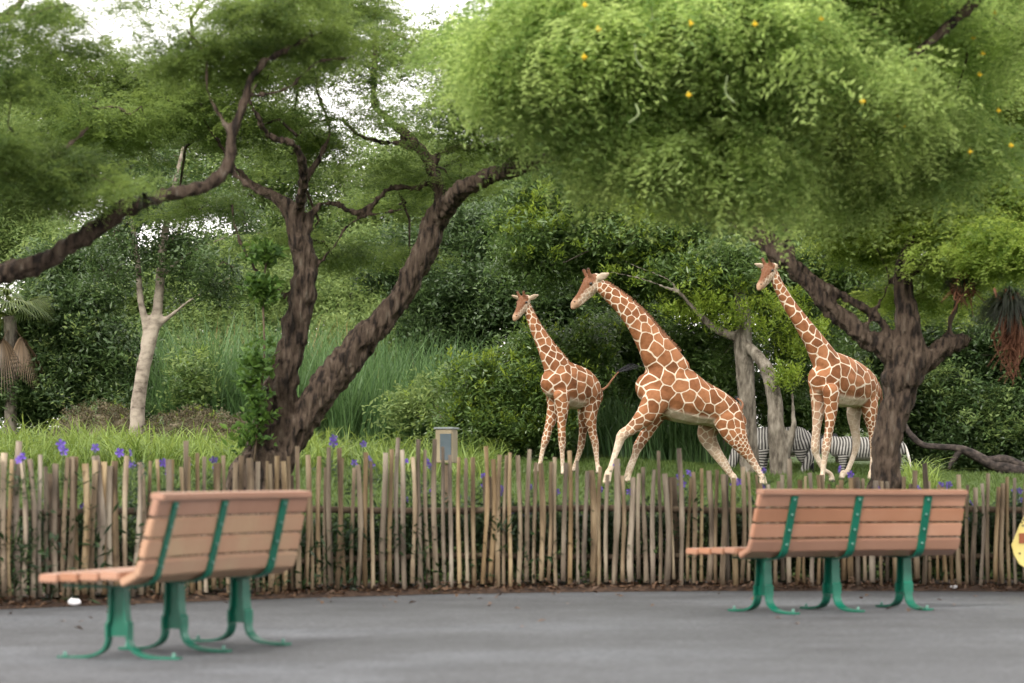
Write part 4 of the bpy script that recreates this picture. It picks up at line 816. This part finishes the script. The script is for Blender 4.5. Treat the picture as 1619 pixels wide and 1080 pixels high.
crown(tA, [(a_, b_, c_, d_, e_+(1.6 if e_ > 23.5 else 1.0), f_, g_) for a_, b_, c_, d_, e_, f_, g_ in [(560, 170, 80, 60, 24, 1, 240), (60, 120, 90, 40, 24, 1, 420), (240, 120, 110, 36, 24, 1.2, 700), (380, 190, 100, 45, 25, 1.2, 900), (180, 200, 130, 45, 24, 1.2, 900), (420, 100, 90, 50, 24, 1.2, 600), (640, 60, 130, 50, 25, 1.3, 520), (760, 100, 90, 80, 24, 1.5, 700),
 (560, 380, 120, 35, 27, 1, 380), (640, 300, 120, 35, 27, 1, 420), (340, 330, 60, 35, 26, 1, 250), (470, 250, 80, 50, 26, 1, 420), (780, 190, 110, 50, 23, 1.2, 900), (330, 20, 120, 40, 23, 1.2, 200), (520, 0, 150, 40, 24, 1.5, 600),
 (700, 260, 80, 30, 25, 1, 380)]], shS, skA, .145, 11, .26, BD, twn=480, r0=.017, flatz=.16, tilt=.2)
tB, skB = tree('acacia_tree', 'dark leaning tree with three spread limbs in front of the rightmost giraffe', [
 [(1390, 900, 66), (1394, 790, 60), (1399, 740, 54), (1405, 680, 52), (1417, 630, 58), (1432, 590, 70), (1440, 562, 56), (1437, 520, 44), (1430, 470, 40), (1430, 425, 36), (1448, 370, 26), (1455, 300, 18), (1440, 220, 12), (1450, 140, 8)],
 [(1432, 590, 50), (1408, 556, 42), (1362, 528, 36), (1312, 484, 33), (1262, 432, 31), (1212, 386, 30), (1165, 345, 28), (1128, 322, 26), (1100, 290, 16), (1060, 270, 10), (1000, 240, 7)],
 [(1432, 588, 48), (1462, 570, 44), (1492, 550, 38), (1516, 540, 32), (1528, 542, 24)],
 [(1412, 552, 24), (1395, 510, 18), (1330, 465, 16), (1280, 435, 15), (1235, 385, 14), (1195, 335, 14), (1150, 300, 10), (1120, 250, 7)],
 [(1432, 440, 22), (1470, 412, 15), (1530, 385, 14), (1590, 366, 14), (1660, 350, 12)], [(1495, 548, 20), (1502, 510, 14), (1512, 470, 12), (1490, 430, 10), (1500, 370, 8)],
 [(1365, 525, 14), (1390, 480, 10), (1405, 440, 8), (1380, 380, 6)], [(1510, 470, 12), (1560, 440, 10), (1600, 430, 8)],
 [(1262, 430, 14), (1240, 360, 10), (1210, 290, 8), (1230, 200, 6)]], 24.5, BD, sides=22, n=10, slim=.92, relief=.045)
crown(tB, [(1480, 300, 180, 70, 25.2, 1.5, 2500), (1560, 200, 140, 110, 25, 1.5, 1900), (1380, 170, 160, 100, 24.5, 1.5, 2300), (1260, 250, 110, 60, 25.4, 1.0, 1300), (1540, 60, 150, 80, 24, 1.5, 1700), (1300, 60, 160, 90, 23.5, 1.5, 1900),
 (1560, 380, 100, 40, 24, 1, 650), (1540, 430, 60, 18, 25.5, .5, 120), (1340, 300, 70, 50, 25.5, .8, 500), (1380, 365, 60, 20, 26, .6, 200), (1400, 400, 60, 16, 26, .6, 90), (1060, 300, 50, 24, 25.5, .7, 200), (1450, 470, 60, 25, 26, .6, 120)], acS, skB, .36, 11, .27, BD, twn=480, r0=.015, flatz=.17, tilt=.25)
tC, skC = tree('acacia_tree', 'tree standing off to the left whose thick bare limb arches in over the near bench', [
 [(-1000, 950, 150, 1), (-960, 760, 130, 1), (-800, 620, 96, .5), (-500, 540, 66, .3), (-220, 480, 46), (-60, 447, 36), (0, 434, 35), (60, 418, 33), (125, 378, 31), (200, 330, 29), (275, 306, 26), (335, 290, 23), (362, 255, 20), (368, 210, 18), (386, 162, 16), (408, 108, 14), (460, 74, 12), (530, 40, 8)],
 [(-220, 470, 34), (-80, 330, 26), (0, 282, 22), (60, 262, 18), (105, 236, 12), (140, 200, 6)], [(-500, 530, 50), (-300, 250, 30), (-60, 60, 20), (10, 20, 16), (70, -30, 10)],
 [(-40, 80, 14), (0, 40, 9), (60, 18, 8), (120, 8, 5)], [(360, 262, 14), (400, 300, 9), (440, 320, 6)], [(390, 155, 12), (455, 140, 10), (500, 100, 7), (560, 90, 5)], [(368, 215, 12), (330, 150, 9), (325, 90, 7), (290, 40, 5)]], 17.5, BD, sides=22, n=10)
crown(tC, [(50, 250, 110, 34, 17, .8, 330), (150, 300, 60, 16, 17, .6, 80), (90, 45, 130, 45, 17, .8, 200), (20, 130, 70, 40, 17, .8, 110), (330, 90, 110, 50, 18, .8, 260), (430, 30, 130, 40, 17.5, .8, 330), (500, 70, 60, 30, 18, .8, 140), (10, 310, 60, 22, 17, .5, 90)], shS, skC, .28, 9, .18, BD, twn=200, r0=.007, flatz=.18, s0=.6, s1=1, tilt=.25)
tD, skD = tree('acacia_tree', 'nearest tree, off to the right, its blurred pale green canopy filling the upper right', [
 [(2600, 1200, 150), (2580, 900, 140), (2400, 300, 100), (2100, -100, 74), (1750, -200, 54), (1450, -60, 36), (1250, 40, 24), (1100, 120, 16), (980, 190, 9), (930, 250, 5)],
 [(1450, -60, 28), (1330, 90, 16), (1240, 180, 11), (1170, 250, 6)], [(1250, 40, 18), (1160, 0, 12), (1020, 30, 9), (920, 70, 6), (860, 120, 4)], [(1750, -200, 34), (1500, 40, 18), (1380, 130, 10), (1310, 160, 6)]], 17, BD, sides=16)
crown(tD, [(900, 70, 110, 70, 17, 1, 700), (1050, 60, 150, 80, 17, 1.2, 1050), (1010, 150, 140, 50, 17.3, 1.2, 560), (1040, 215, 50, 34, 17, .7, 130), (1150, 250, 55, 50, 17, .6, 250), (985, 255, 30, 30, 17, .4, 70), (1230, 215, 50, 50, 17.5, .6, 170), (1230, 80, 140, 80, 17, 1.1, 950), (840, 90, 130, 80, 17.5, 1, 330), (880, 150, 90, 50, 17.5, .8, 230), (950, 240, 60, 26, 17.5, .5, 110), (1400, 200, 200, 110, 18.5, 1.2, 620), (1520, 60, 150, 90, 18.5, 1.2, 420), (1300, 300, 60, 30, 19, .6, 90), (1170, 290, 40, 18, 17, .4, 70), (1320, 110, 80, 70, 17.5, 1, 340), (1250, -60, 450, 50, 17, 1.2, 900)],
 nearS, skD, .36, 8, .19, BD, twn=520, r0=.009, flatz=.2, s0=.8, s1=1.7, tilt=.35)
# yellow blossoms and pale pods in the near canopies
M['blossom'] = flat('yellow_blossom', (.75, .50, .02), .7); M['pod'] = flat('pale_pod', (.20, .25, .12), .7)
V, F = join([ellipsoid(tuple(R.randn(3)*.016), (.011, .011, .011), 6, 4) for _ in range(9)]); blm = npmesh('blossom', V, F, M['blossom'])
def blossoms(root, pts, Y, s_=1):
    for px, py in pts:
        o_ = obj('blossom', blm, root); o_.location = tuple(at(px, py, Y+R.uniform(-.2, .2))-np.array(root.location)); o_.scale = (s_,)*3
blossoms(tD, [(1425, 8), (1443, 16), (1437, 33), (1385, 40), (1422, 78), (1438, 78), (1428, 92), (1448, 110), (1404, 140), (1406, 155), (1540, 60), (1555, 85), (1550, 118), (1420, 185), (1430, 200), (1535, 240), (1600, 230), (1580, 175), (1575, 20), (1500, 45), (1347, 10), (1395, 95), (1457, 62), (1490, 10)], 17.3, .5)
blossoms(tD, [(925, 90), (947, 46), (1093, 37), (926, 8), (1195, 38), (1090, 150), (1300, 30), (1365, 160)], 15.6, .55)
P = []
parts = []
for px, py in ((1004, 70), (1005, 165), (1150, 120), (1030, 10)):
    a = at(px, py, 15.8); L_ = R.uniform(.1, .2); parts.append(tube(catmull([a, a+(R.randn()*.02, R.randn()*.02, -L_*.6), a+(R.randn()*.04, 0, -L_)], 4), (.012, ), 6) if 0 else tube(catmull([a, a+np.array([R.randn()*.02, R.randn()*.02, -L_*.6]), a+np.array([R.randn()*.05, 0, -L_])], 4), .006, 6))
for v, f in parts: obj('seed_pod', npmesh('seed_pod', v-np.array(tD.location), f, M['pod']), tD)
# vine on the left side of the twin tree
vr = thing('climbing_vine', 'bright leafy vine climbing the left side of the twin stemmed tree', 'vine', tuple(at(395, 720, 25.6)))
vb = [(402+6*math.sin(k*2.1), 555+k*26, 9+9*abs(math.sin(k*1.7)), 16, 25.6, .12, 14+14*abs(math.sin(k*1.7))) for k in range(6)]+[(412, 470, 14, 30, 25.6, .1, 60), (418, 400, 12, 30, 25.7, .1, 40)]
P, cen = blob_points(vb, 8, .06); vS = [broad_spray(leafmat('vine_leaf', (.03, .075, .018), (.12, .22, .04), .4), 8, .10, .06, .12, s) for s in (21, 22)]
scatter('foliage', P, vS, vr, .5, .6, 1.1); V, F = tube(catmull([at(402, 730, 25.6), at(410, 640, 25.6), at(418, 560, 25.6), at(416, 460, 25.65), at(425, 390, 25.7)], 6)-np.array(vr.location), .012, 6); obj('stem', npmesh('stem', V, F, M['rail']), vr)
# air plants
def airplant(label, px, py, Y, r, n_, roots, seed):
    rr = np.random.RandomState(seed); a = thing('air_plant', label, 'air plant', tuple(at(px, py, Y))); V = []; F = []; T = []
    for k in range(n_):
        d = rr.randn(3); d[2] = abs(d[2])*.7-.1; d /= np.linalg.norm(d); L_ = r*(.6+.6*rr.rand()); s = np.cross(d, (0, 0, 1.)); s /= np.linalg.norm(s); k0 = len(V); ti = rr.rand()
        for i in range(7):
            u = i/6; p = d*L_*u+np.array([0, 0, -L_*.75*u**2.2]); w_ = .007*(1-u)**.7; V += [p-s*w_, p+s*w_]; T += [ti]*2
        F += [(k0+2*i, k0+2*i+1, k0+2*i+3, k0+2*i+2) for i in range(6)]
    l = obj('leaves', finish_leaf('leaves', V, F, T, LM['epi']), a); l['kind'] = 'stuff'
    if roots:
        pr = [tube(catmull([rr.randn(3)*.05, rr.randn(3)*.06+np.array([.02, 0, -roots*.5]), rr.randn(3)*.08+np.array([.02, 0, -roots*(.7+.3*rr.rand())])], 4), np.linspace(.012, .003, 9), 4, cap=False) for _ in range(70)]
        V, F = join(pr); q = obj('hanging_roots', npmesh('hanging_roots', V, F, M['rootm']), a); q['kind'] = 'stuff'
M['rootm'] = noisemat('root_fibre', [(.3, (.09, .035, .02)), (.7, (.22, .10, .055))], 20, .9, 0)
airplant('big dark spiky air plant with hanging rust coloured roots at the right edge', 1597, 478, 21.5, .40, 800, .62, 1)
airplant('small dark air plant on the right limb of the leaning tree', 1520, 440, 24.0, .26, 160, .2, 2)
airplant('spiky air plant sitting on the long bare limb at the upper left', 225, 312, 17.2, .18, 70, 0, 3)

# ---------------------------------------------------------------- trees and bushes beyond the lawn
BG_, BW = M['bark_grey'], M['bark_white']
tW, skW = tree('pale_trunk_tree', 'slender tree with a pale whitish trunk forking above the mounds', [
 [(214, 712, 28), (215, 690, 25), (219, 640, 24), (225, 590, 23), (236, 545, 21), (247, 503, 19), (252, 460, 17), (255, 410, 14), (262, 360, 13), (275, 300, 10), (290, 230, 7)],
 [(228, 550, 15), (230, 520, 12), (222, 470, 12), (218, 420, 11), (212, 380, 10), (205, 320, 7)], [(248, 515, 12), (275, 495, 8), (300, 475, 6), (335, 455, 5), (380, 430, 3)], [(254, 440, 9), (285, 410, 7), (320, 390, 5), (370, 370, 3)],
 [(258, 400, 8), (280, 370, 6), (310, 330, 5), (350, 290, 3)]], 46.5, BW, relief=.006, rough=.06, wobble=.05)
skdk = [broad_spray(LM['dark'], 16, .12, .045, .3, s) for s in (31, 32)]
crown(tW, [(*b_[:4], 46.4, b_[5], b_[6]) for b_ in [(290, 400, 70, 40, 46, 1, 420), (200, 400, 70, 40, 46, 1, 380), (340, 430, 60, 25, 46, 1, 260), (250, 330, 110, 40, 46, 1.2, 560), (310, 470, 60, 18, 46, .6, 150), (150, 440, 40, 18, 46, .6, 80), (210, 260, 120, 50, 46.5, 1.5, 500), (380, 340, 40, 30, 46, 1, 160)]], skdk, skW, .36, 12, .2, M['bark_dark'], twn=120, r0=.014)
def bush(name, label, blobs, sprays, Y, tips=None, tipn=.12, bark=None, cat='bush', clump=18, sig=.24, sk=None):
    c0 = at(blobs[0][0], blobs[0][1], Y); g = float(ground(c0[0], Y)); r = thing(name, label, cat, (c0[0], Y, g)); P, cen = blob_points(blobs, clump, sig); P = P[P[:, 2] > ground(P[:, 0], P[:, 1])-.1]
    scatter('crown' if cat == 'tree' else 'foliage', P, sprays, r)
    base = np.array([c0[0], Y, g]); sk = sk or [base+np.array([0, 0, z_]) for z_ in np.linspace(0, max(.3, (c0[2]-g)*.6), 5)]
    (V, F) = tube(catmull([base-(0, 0, .2), base+(R.randn()*.1, 0, (c0[2]-g)*.35), base+(R.randn()*.2, 0, (c0[2]-g)*.8)], 5)-np.array(r.location), np.linspace(.14 if cat == 'tree' else .05, .05, 11), 9, rough=.2)
    obj('trunk', npmesh('trunk', V, F, bark or BG_), r); tw = twigs(cen, sk, .018, 110)
    if tw: q = obj('twigs', npmesh('twigs', tw[0]-np.array(r.location), tw[1], bark or BG_), r); q['kind'] = 'stuff'
    if tips:
        ext = P[R.permutation(len(P))[:max(8, int(len(P)*tipn))]]; f = ext[ext[:, 1] < Y+.3]; f = f+np.array([0, -.25, .15]); scatter('young_leaves', f, tips, r, .35, .6, 1.1)
    return r
# big glossy tree behind the giraffes
tG, skG = tree('broadleaf_tree', 'big glossy leaved tree with pale grey forked trunks behind the giraffes', [
 [(1190, 775, 34), (1186, 740, 32), (1183, 690, 31), (1180, 620, 30), (1176, 540, 28), (1173, 480, 22), (1160, 440, 14), (1150, 400, 8)], [(1240, 775, 40, -.8), (1232, 720, 34, -.8), (1225, 650, 27, -.7), (1220, 600, 26, -.6), (1200, 565, 22, -.4), (1165, 535, 18), (1120, 512, 13), (1090, 480, 9), (1070, 462, 7), (1010, 440, 5), (965, 430, 4)],
 [(1236, 730, 20, -.8), (1252, 690, 14, -.8), (1254, 650, 8, -.8), (1252, 610, 5, -.8)], [(1092, 482, 6), (1060, 445, 5), (1015, 425, 4), (985, 412, 3)]], 47.8, BG_)
crown(tG, [(1150, 425, 45, 40, 47.6, .4, 160), (900, 380, 120, 70, 50, 1.6, 1500), (1010, 400, 120, 80, 50.5, 1.6, 1500), (1110, 420, 110, 90, 49.5, 1.5, 1500), (980, 310, 180, 50, 50.5, 1.6, 1300), (1200, 450, 90, 80, 50, 1.4, 1200), (850, 310, 60, 40, 50, 1.2, 500), (1290, 430, 100, 60, 51, 1.4, 900), (1110, 560, 70, 50, 51, 1.2, 500), (1260, 560, 60, 60, 51, 1.2, 500), (1200, 330, 120, 60, 51, 1.4, 900)], glS, skG, .9, 20, .26, BG_, twn=220, r0=.014)
P, _ = blob_points([(860, 350, 70, 60, 48.6, .6, 120), (1010, 400, 130, 70, 48.7, .6, 100), (1140, 470, 90, 70, 47.6, .5, 110), (1250, 520, 60, 60, 48.5, .5, 170), (1090, 490, 60, 40, 48.4, .5, 120), (1245, 600, 22, 30, 46.8, .3, 50), (1200, 500, 60, 30, 47.3, .3, 90)], 5, .13); scatter('young_leaves', P, brS, tG, .35, .5, .95)
bush('broadleaf_bush', 'bright yellow green bush left of the walking giraffe', [(795, 610, 75, 60, 51, 1.0, 1100), (760, 650, 50, 60, 51, 1, 700), (840, 640, 60, 60, 51, .9, 700), (800, 690, 90, 30, 51, .9, 600), (915, 560, 50, 60, 51.5, .8, 500), (850, 560, 40, 30, 51.5, .8, 250)], glS, 51, brS, .20)
bush('broadleaf_bush', 'low green bush between the galloping giraffe and the pale trunks', [(1150, 590, 60, 60, 53, .8, 600), (1000, 560, 80, 60, 53.5, .8, 800), (1250, 640, 60, 50, 52.5, .8, 500), (1320, 640, 80, 50, 53, .8, 700)], glS, 53, brS, .04)
DR = bush('broadleaf_tree', 'dark leaved tree massed behind the fallen log at the right edge', [(1540, 560, 120, 80, 54.5, 1.6, 2300), (1480, 640, 90, 60, 54, 1.4, 1500), (1600, 670, 90, 50, 53.5, 1.2, 1100), (1640, 540, 80, 90, 54, 1.5, 1100), (1430, 560, 60, 70, 55, 1.2, 800), (1530, 700, 110, 26, 53.5, 1, 700)], dkS, 54, None, 0, cat='tree')
P, _ = blob_points([(1540, 640, 80, 30, 52.6, .4, 110), (1480, 600, 40, 40, 52.8, .4, 50), (1590, 690, 40, 20, 52.4, .3, 50), (1500, 500, 50, 30, 53, .5, 70)], 7, .16); scatter('paler_leaves', P, [broad_spray(LM['far'], 14, .14, .055, .24, s) for s in (41, 42)], DR, .4, .6, 1)  # sprays in a paler leaf colour scattered over the front of the dark crown
bush('broadleaf_bush', 'small loose green shrub growing among the reeds, left of the bright bush', [(690, 620, 34, 40, 53.4, .6, 110), (650, 650, 25, 30, 52.8, .5, 60)], [faS[1], faS[2]], 53, [brS[0]], .04)
bush('broadleaf_bush', 'loose dark green shrub growing among the reeds left of the twin stemmed tree', [(285, 600, 40, 45, 53.5, .6, 110), (320, 560, 30, 30, 55, .6, 60)], [faS[0], glS[0]], 54, [brS[1]], .04)
bush('broadleaf_bush', 'dark green broadleaf bush at the left behind the grass, next to the palm', [(110, 520, 90, 70, 55, 1.2, 1500), (60, 620, 90, 50, 54, 1.1, 1100), (170, 590, 60, 70, 55, 1.1, 900), (120, 440, 80, 50, 56, 1.2, 800), (-20, 560, 60, 80, 55, 1.1, 700), (190, 660, 50, 25, 54, .8, 300)], dkS, 55, [faS[0]], .05)
bush('broadleaf_tree', 'dark evergreen tree behind the reeds between the twin stems and the bright bush', [(740, 470, 90, 80, 60, 1.6, 1700), (660, 420, 90, 60, 61, 1.6, 1300), (780, 380, 80, 60, 61, 1.6, 1200), (700, 540, 70, 40, 60, 1.2, 700), (860, 480, 60, 80, 60, 1.4, 1000), (980, 490, 90, 80, 60, 1.4, 1300)], dkS, 60, None, 0, cat='tree')
far = [('dark leaved thicket far behind the legs of the galloping giraffe', [(960, 620, 110, 50, 62, 1.5, 1000), (1060, 640, 90, 50, 62, 1.5, 700)]), ('leafy tree far behind the neck of the rightmost giraffe', [(1330, 520, 80, 60, 60, 1.5, 900), (1400, 460, 80, 60, 60, 1.5, 800), (1290, 640, 70, 40, 60, 1, 500)]),
 ('long low thicket of light bushes behind the reeds at the left', [(200, 470, 120, 50, 68, 1.5, 1000), (380, 480, 100, 45, 68, 1.5, 900), (500, 470, 90, 50, 69, 1.5, 900), (300, 420, 90, 40, 70, 1.5, 600), (250, 560, 90, 60, 67, 1, 900), (380, 570, 90, 60, 67, 1, 900)]), ('low thicket of bushes behind the reeds right of the twin stems', [(600, 480, 90, 50, 68, 1.5, 1000), (720, 520, 80, 50, 66, 1.5, 800), (560, 540, 80, 40, 66, 1.5, 700), (500, 600, 90, 60, 66, 1, 800), (660, 600, 90, 60, 66, 1, 800)]),
 ('yellow green tree far behind the palm at the left edge', [(40, 330, 90, 90, 72, 2, 1500), (20, 220, 60, 60, 73, 2, 600), (110, 420, 60, 50, 70, 1.5, 600), (-30, 420, 60, 70, 72, 2, 500)]),
 ('leafy tree far behind the pale trunk, sky showing through', [(60, 150, 80, 50, 75, 2, 500), (150, 200, 100, 60, 75, 2, 900), (250, 180, 80, 50, 75, 2, 620), (210, 290, 110, 55, 74, 2, 800), (330, 250, 80, 70, 74, 2, 700)]),
 ('leafy tree far behind the left stem of the twin tree', [(430, 300, 90, 70, 72, 2, 900), (400, 400, 80, 50, 72, 2, 700), (500, 400, 70, 60, 72, 2, 700), (440, 200, 60, 50, 73, 2, 350)]),
 ('broad tree far behind the right stem of the twin tree', [(600, 320, 90, 70, 72, 2, 1100), (700, 280, 90, 60, 72, 2, 1000), (580, 420, 90, 50, 70, 2, 900), (650, 250, 70, 30, 73, 2, 350), (800, 300, 80, 60, 73, 2, 900)]),
 ('tall tree far behind the near canopy, above the galloping giraffe', [(900, 260, 120, 80, 76, 2, 1600), (1020, 160, 120, 100, 76, 2, 1500), (850, 160, 60, 80, 76, 2, 600), (1000, 330, 140, 60, 74, 2, 1100)]),
 ('tall tree far behind the leaning tree, small sky gaps in its crown', [(1250, 280, 130, 90, 76, 2, 1600), (1200, 140, 120, 90, 76, 2, 1200), (1380, 330, 120, 80, 74, 2, 1500), (1400, 200, 120, 60, 76, 2, 700)]),
 ('tall tree far behind the big air plant at the right edge', [(1560, 350, 110, 90, 74, 2, 1500), (1600, 220, 90, 70, 75, 2, 700), (1500, 440, 120, 50, 70, 2, 1200), (1640, 440, 70, 60, 70, 2, 600)])]
for i, (lb, bl) in enumerate(far):
    bush('broadleaf_tree', lb, [(*b_[:6], int(b_[6]*.9)) for b_ in bl], dkS if i == 0 else faS if i in (1, 2, 3, 4, 7, 9) else (glS+faS), bl[0][4], None, 0, cat='tree', clump=22, sig=.42, bark=M['bark_grey'])
# palm at the left edge
pl = thing('palm_tree', 'palm with drooping fan fronds, the lower ones dry, at the left edge', 'palm', (*at(15, 700, 53)[:2], float(ground(*at(15, 700, 53)[:2])))); c0 = at(18, 500, 53)-np.array(pl.location)
obj('trunk', npmesh('trunk', *tube(catmull([(0, 0, -.2), (.05, 0, c0[2]*.5), (0, 0, c0[2])], 6), .14, 10, rough=.2), M['bark_grey']), pl)
def frond(d, L_, drop, m_, seed):
    rr = np.random.RandomState(seed); V = []; F = []; T = []; d = d/np.linalg.norm(d); s = np.cross(d, (0, 0, 1.)); s /= np.linalg.norm(s)
    st = d*L_*.45; 
    for k in range(26):
        a = (k/25-.5)*2.6; e = d*math.cos(a)+s*math.sin(a); k0 = len(V); l = L_*.75*(1-.25*abs(a)/1.3); w0 = np.cross(e, (0, 0, 1.)); ti = rr.rand()
        for i in range(6):
            u = i/5; p = st+e*l*u+np.array([0, 0, -drop*l*u**1.8]); w_ = .022*(1-u)**.5+.002; V += [p-w0*w_, p+w0*w_]; T += [ti]*2
        F += [(k0+2*i, k0+2*i+1, k0+2*i+3, k0+2*i+2) for i in range(5)]
    k0 = len(V); V += [np.zeros(3)-s*.015, np.zeros(3)+s*.015, st+s*.01, st-s*.01]; F.append((k0, k0+1, k0+2, k0+3)); T += [.5]*4
    return finish_leaf('frond', V, F, T, m_)
for k in range(16):
    a = k*2.4; el = R.uniform(.1, 1.1); f_ = obj('frond', frond(np.array([math.cos(a)*math.cos(el), math.sin(a)*math.cos(el), math.sin(el)]), R.uniform(1.0, 1.3), R.uniform(.6, 1.1), LM['palm'], k), pl); f_.location = tuple(c0)
for k in range(5):
    a = k*2.4+1; f_ = obj('frond', frond(np.array([math.cos(a)*.6, math.sin(a)*.6, -.7]), R.uniform(.9, 1.1), 1.0, LM['dry'], k+30), pl, label='dry brown hanging frond'); f_.location = tuple(c0-np.array([0, 0, .15]))
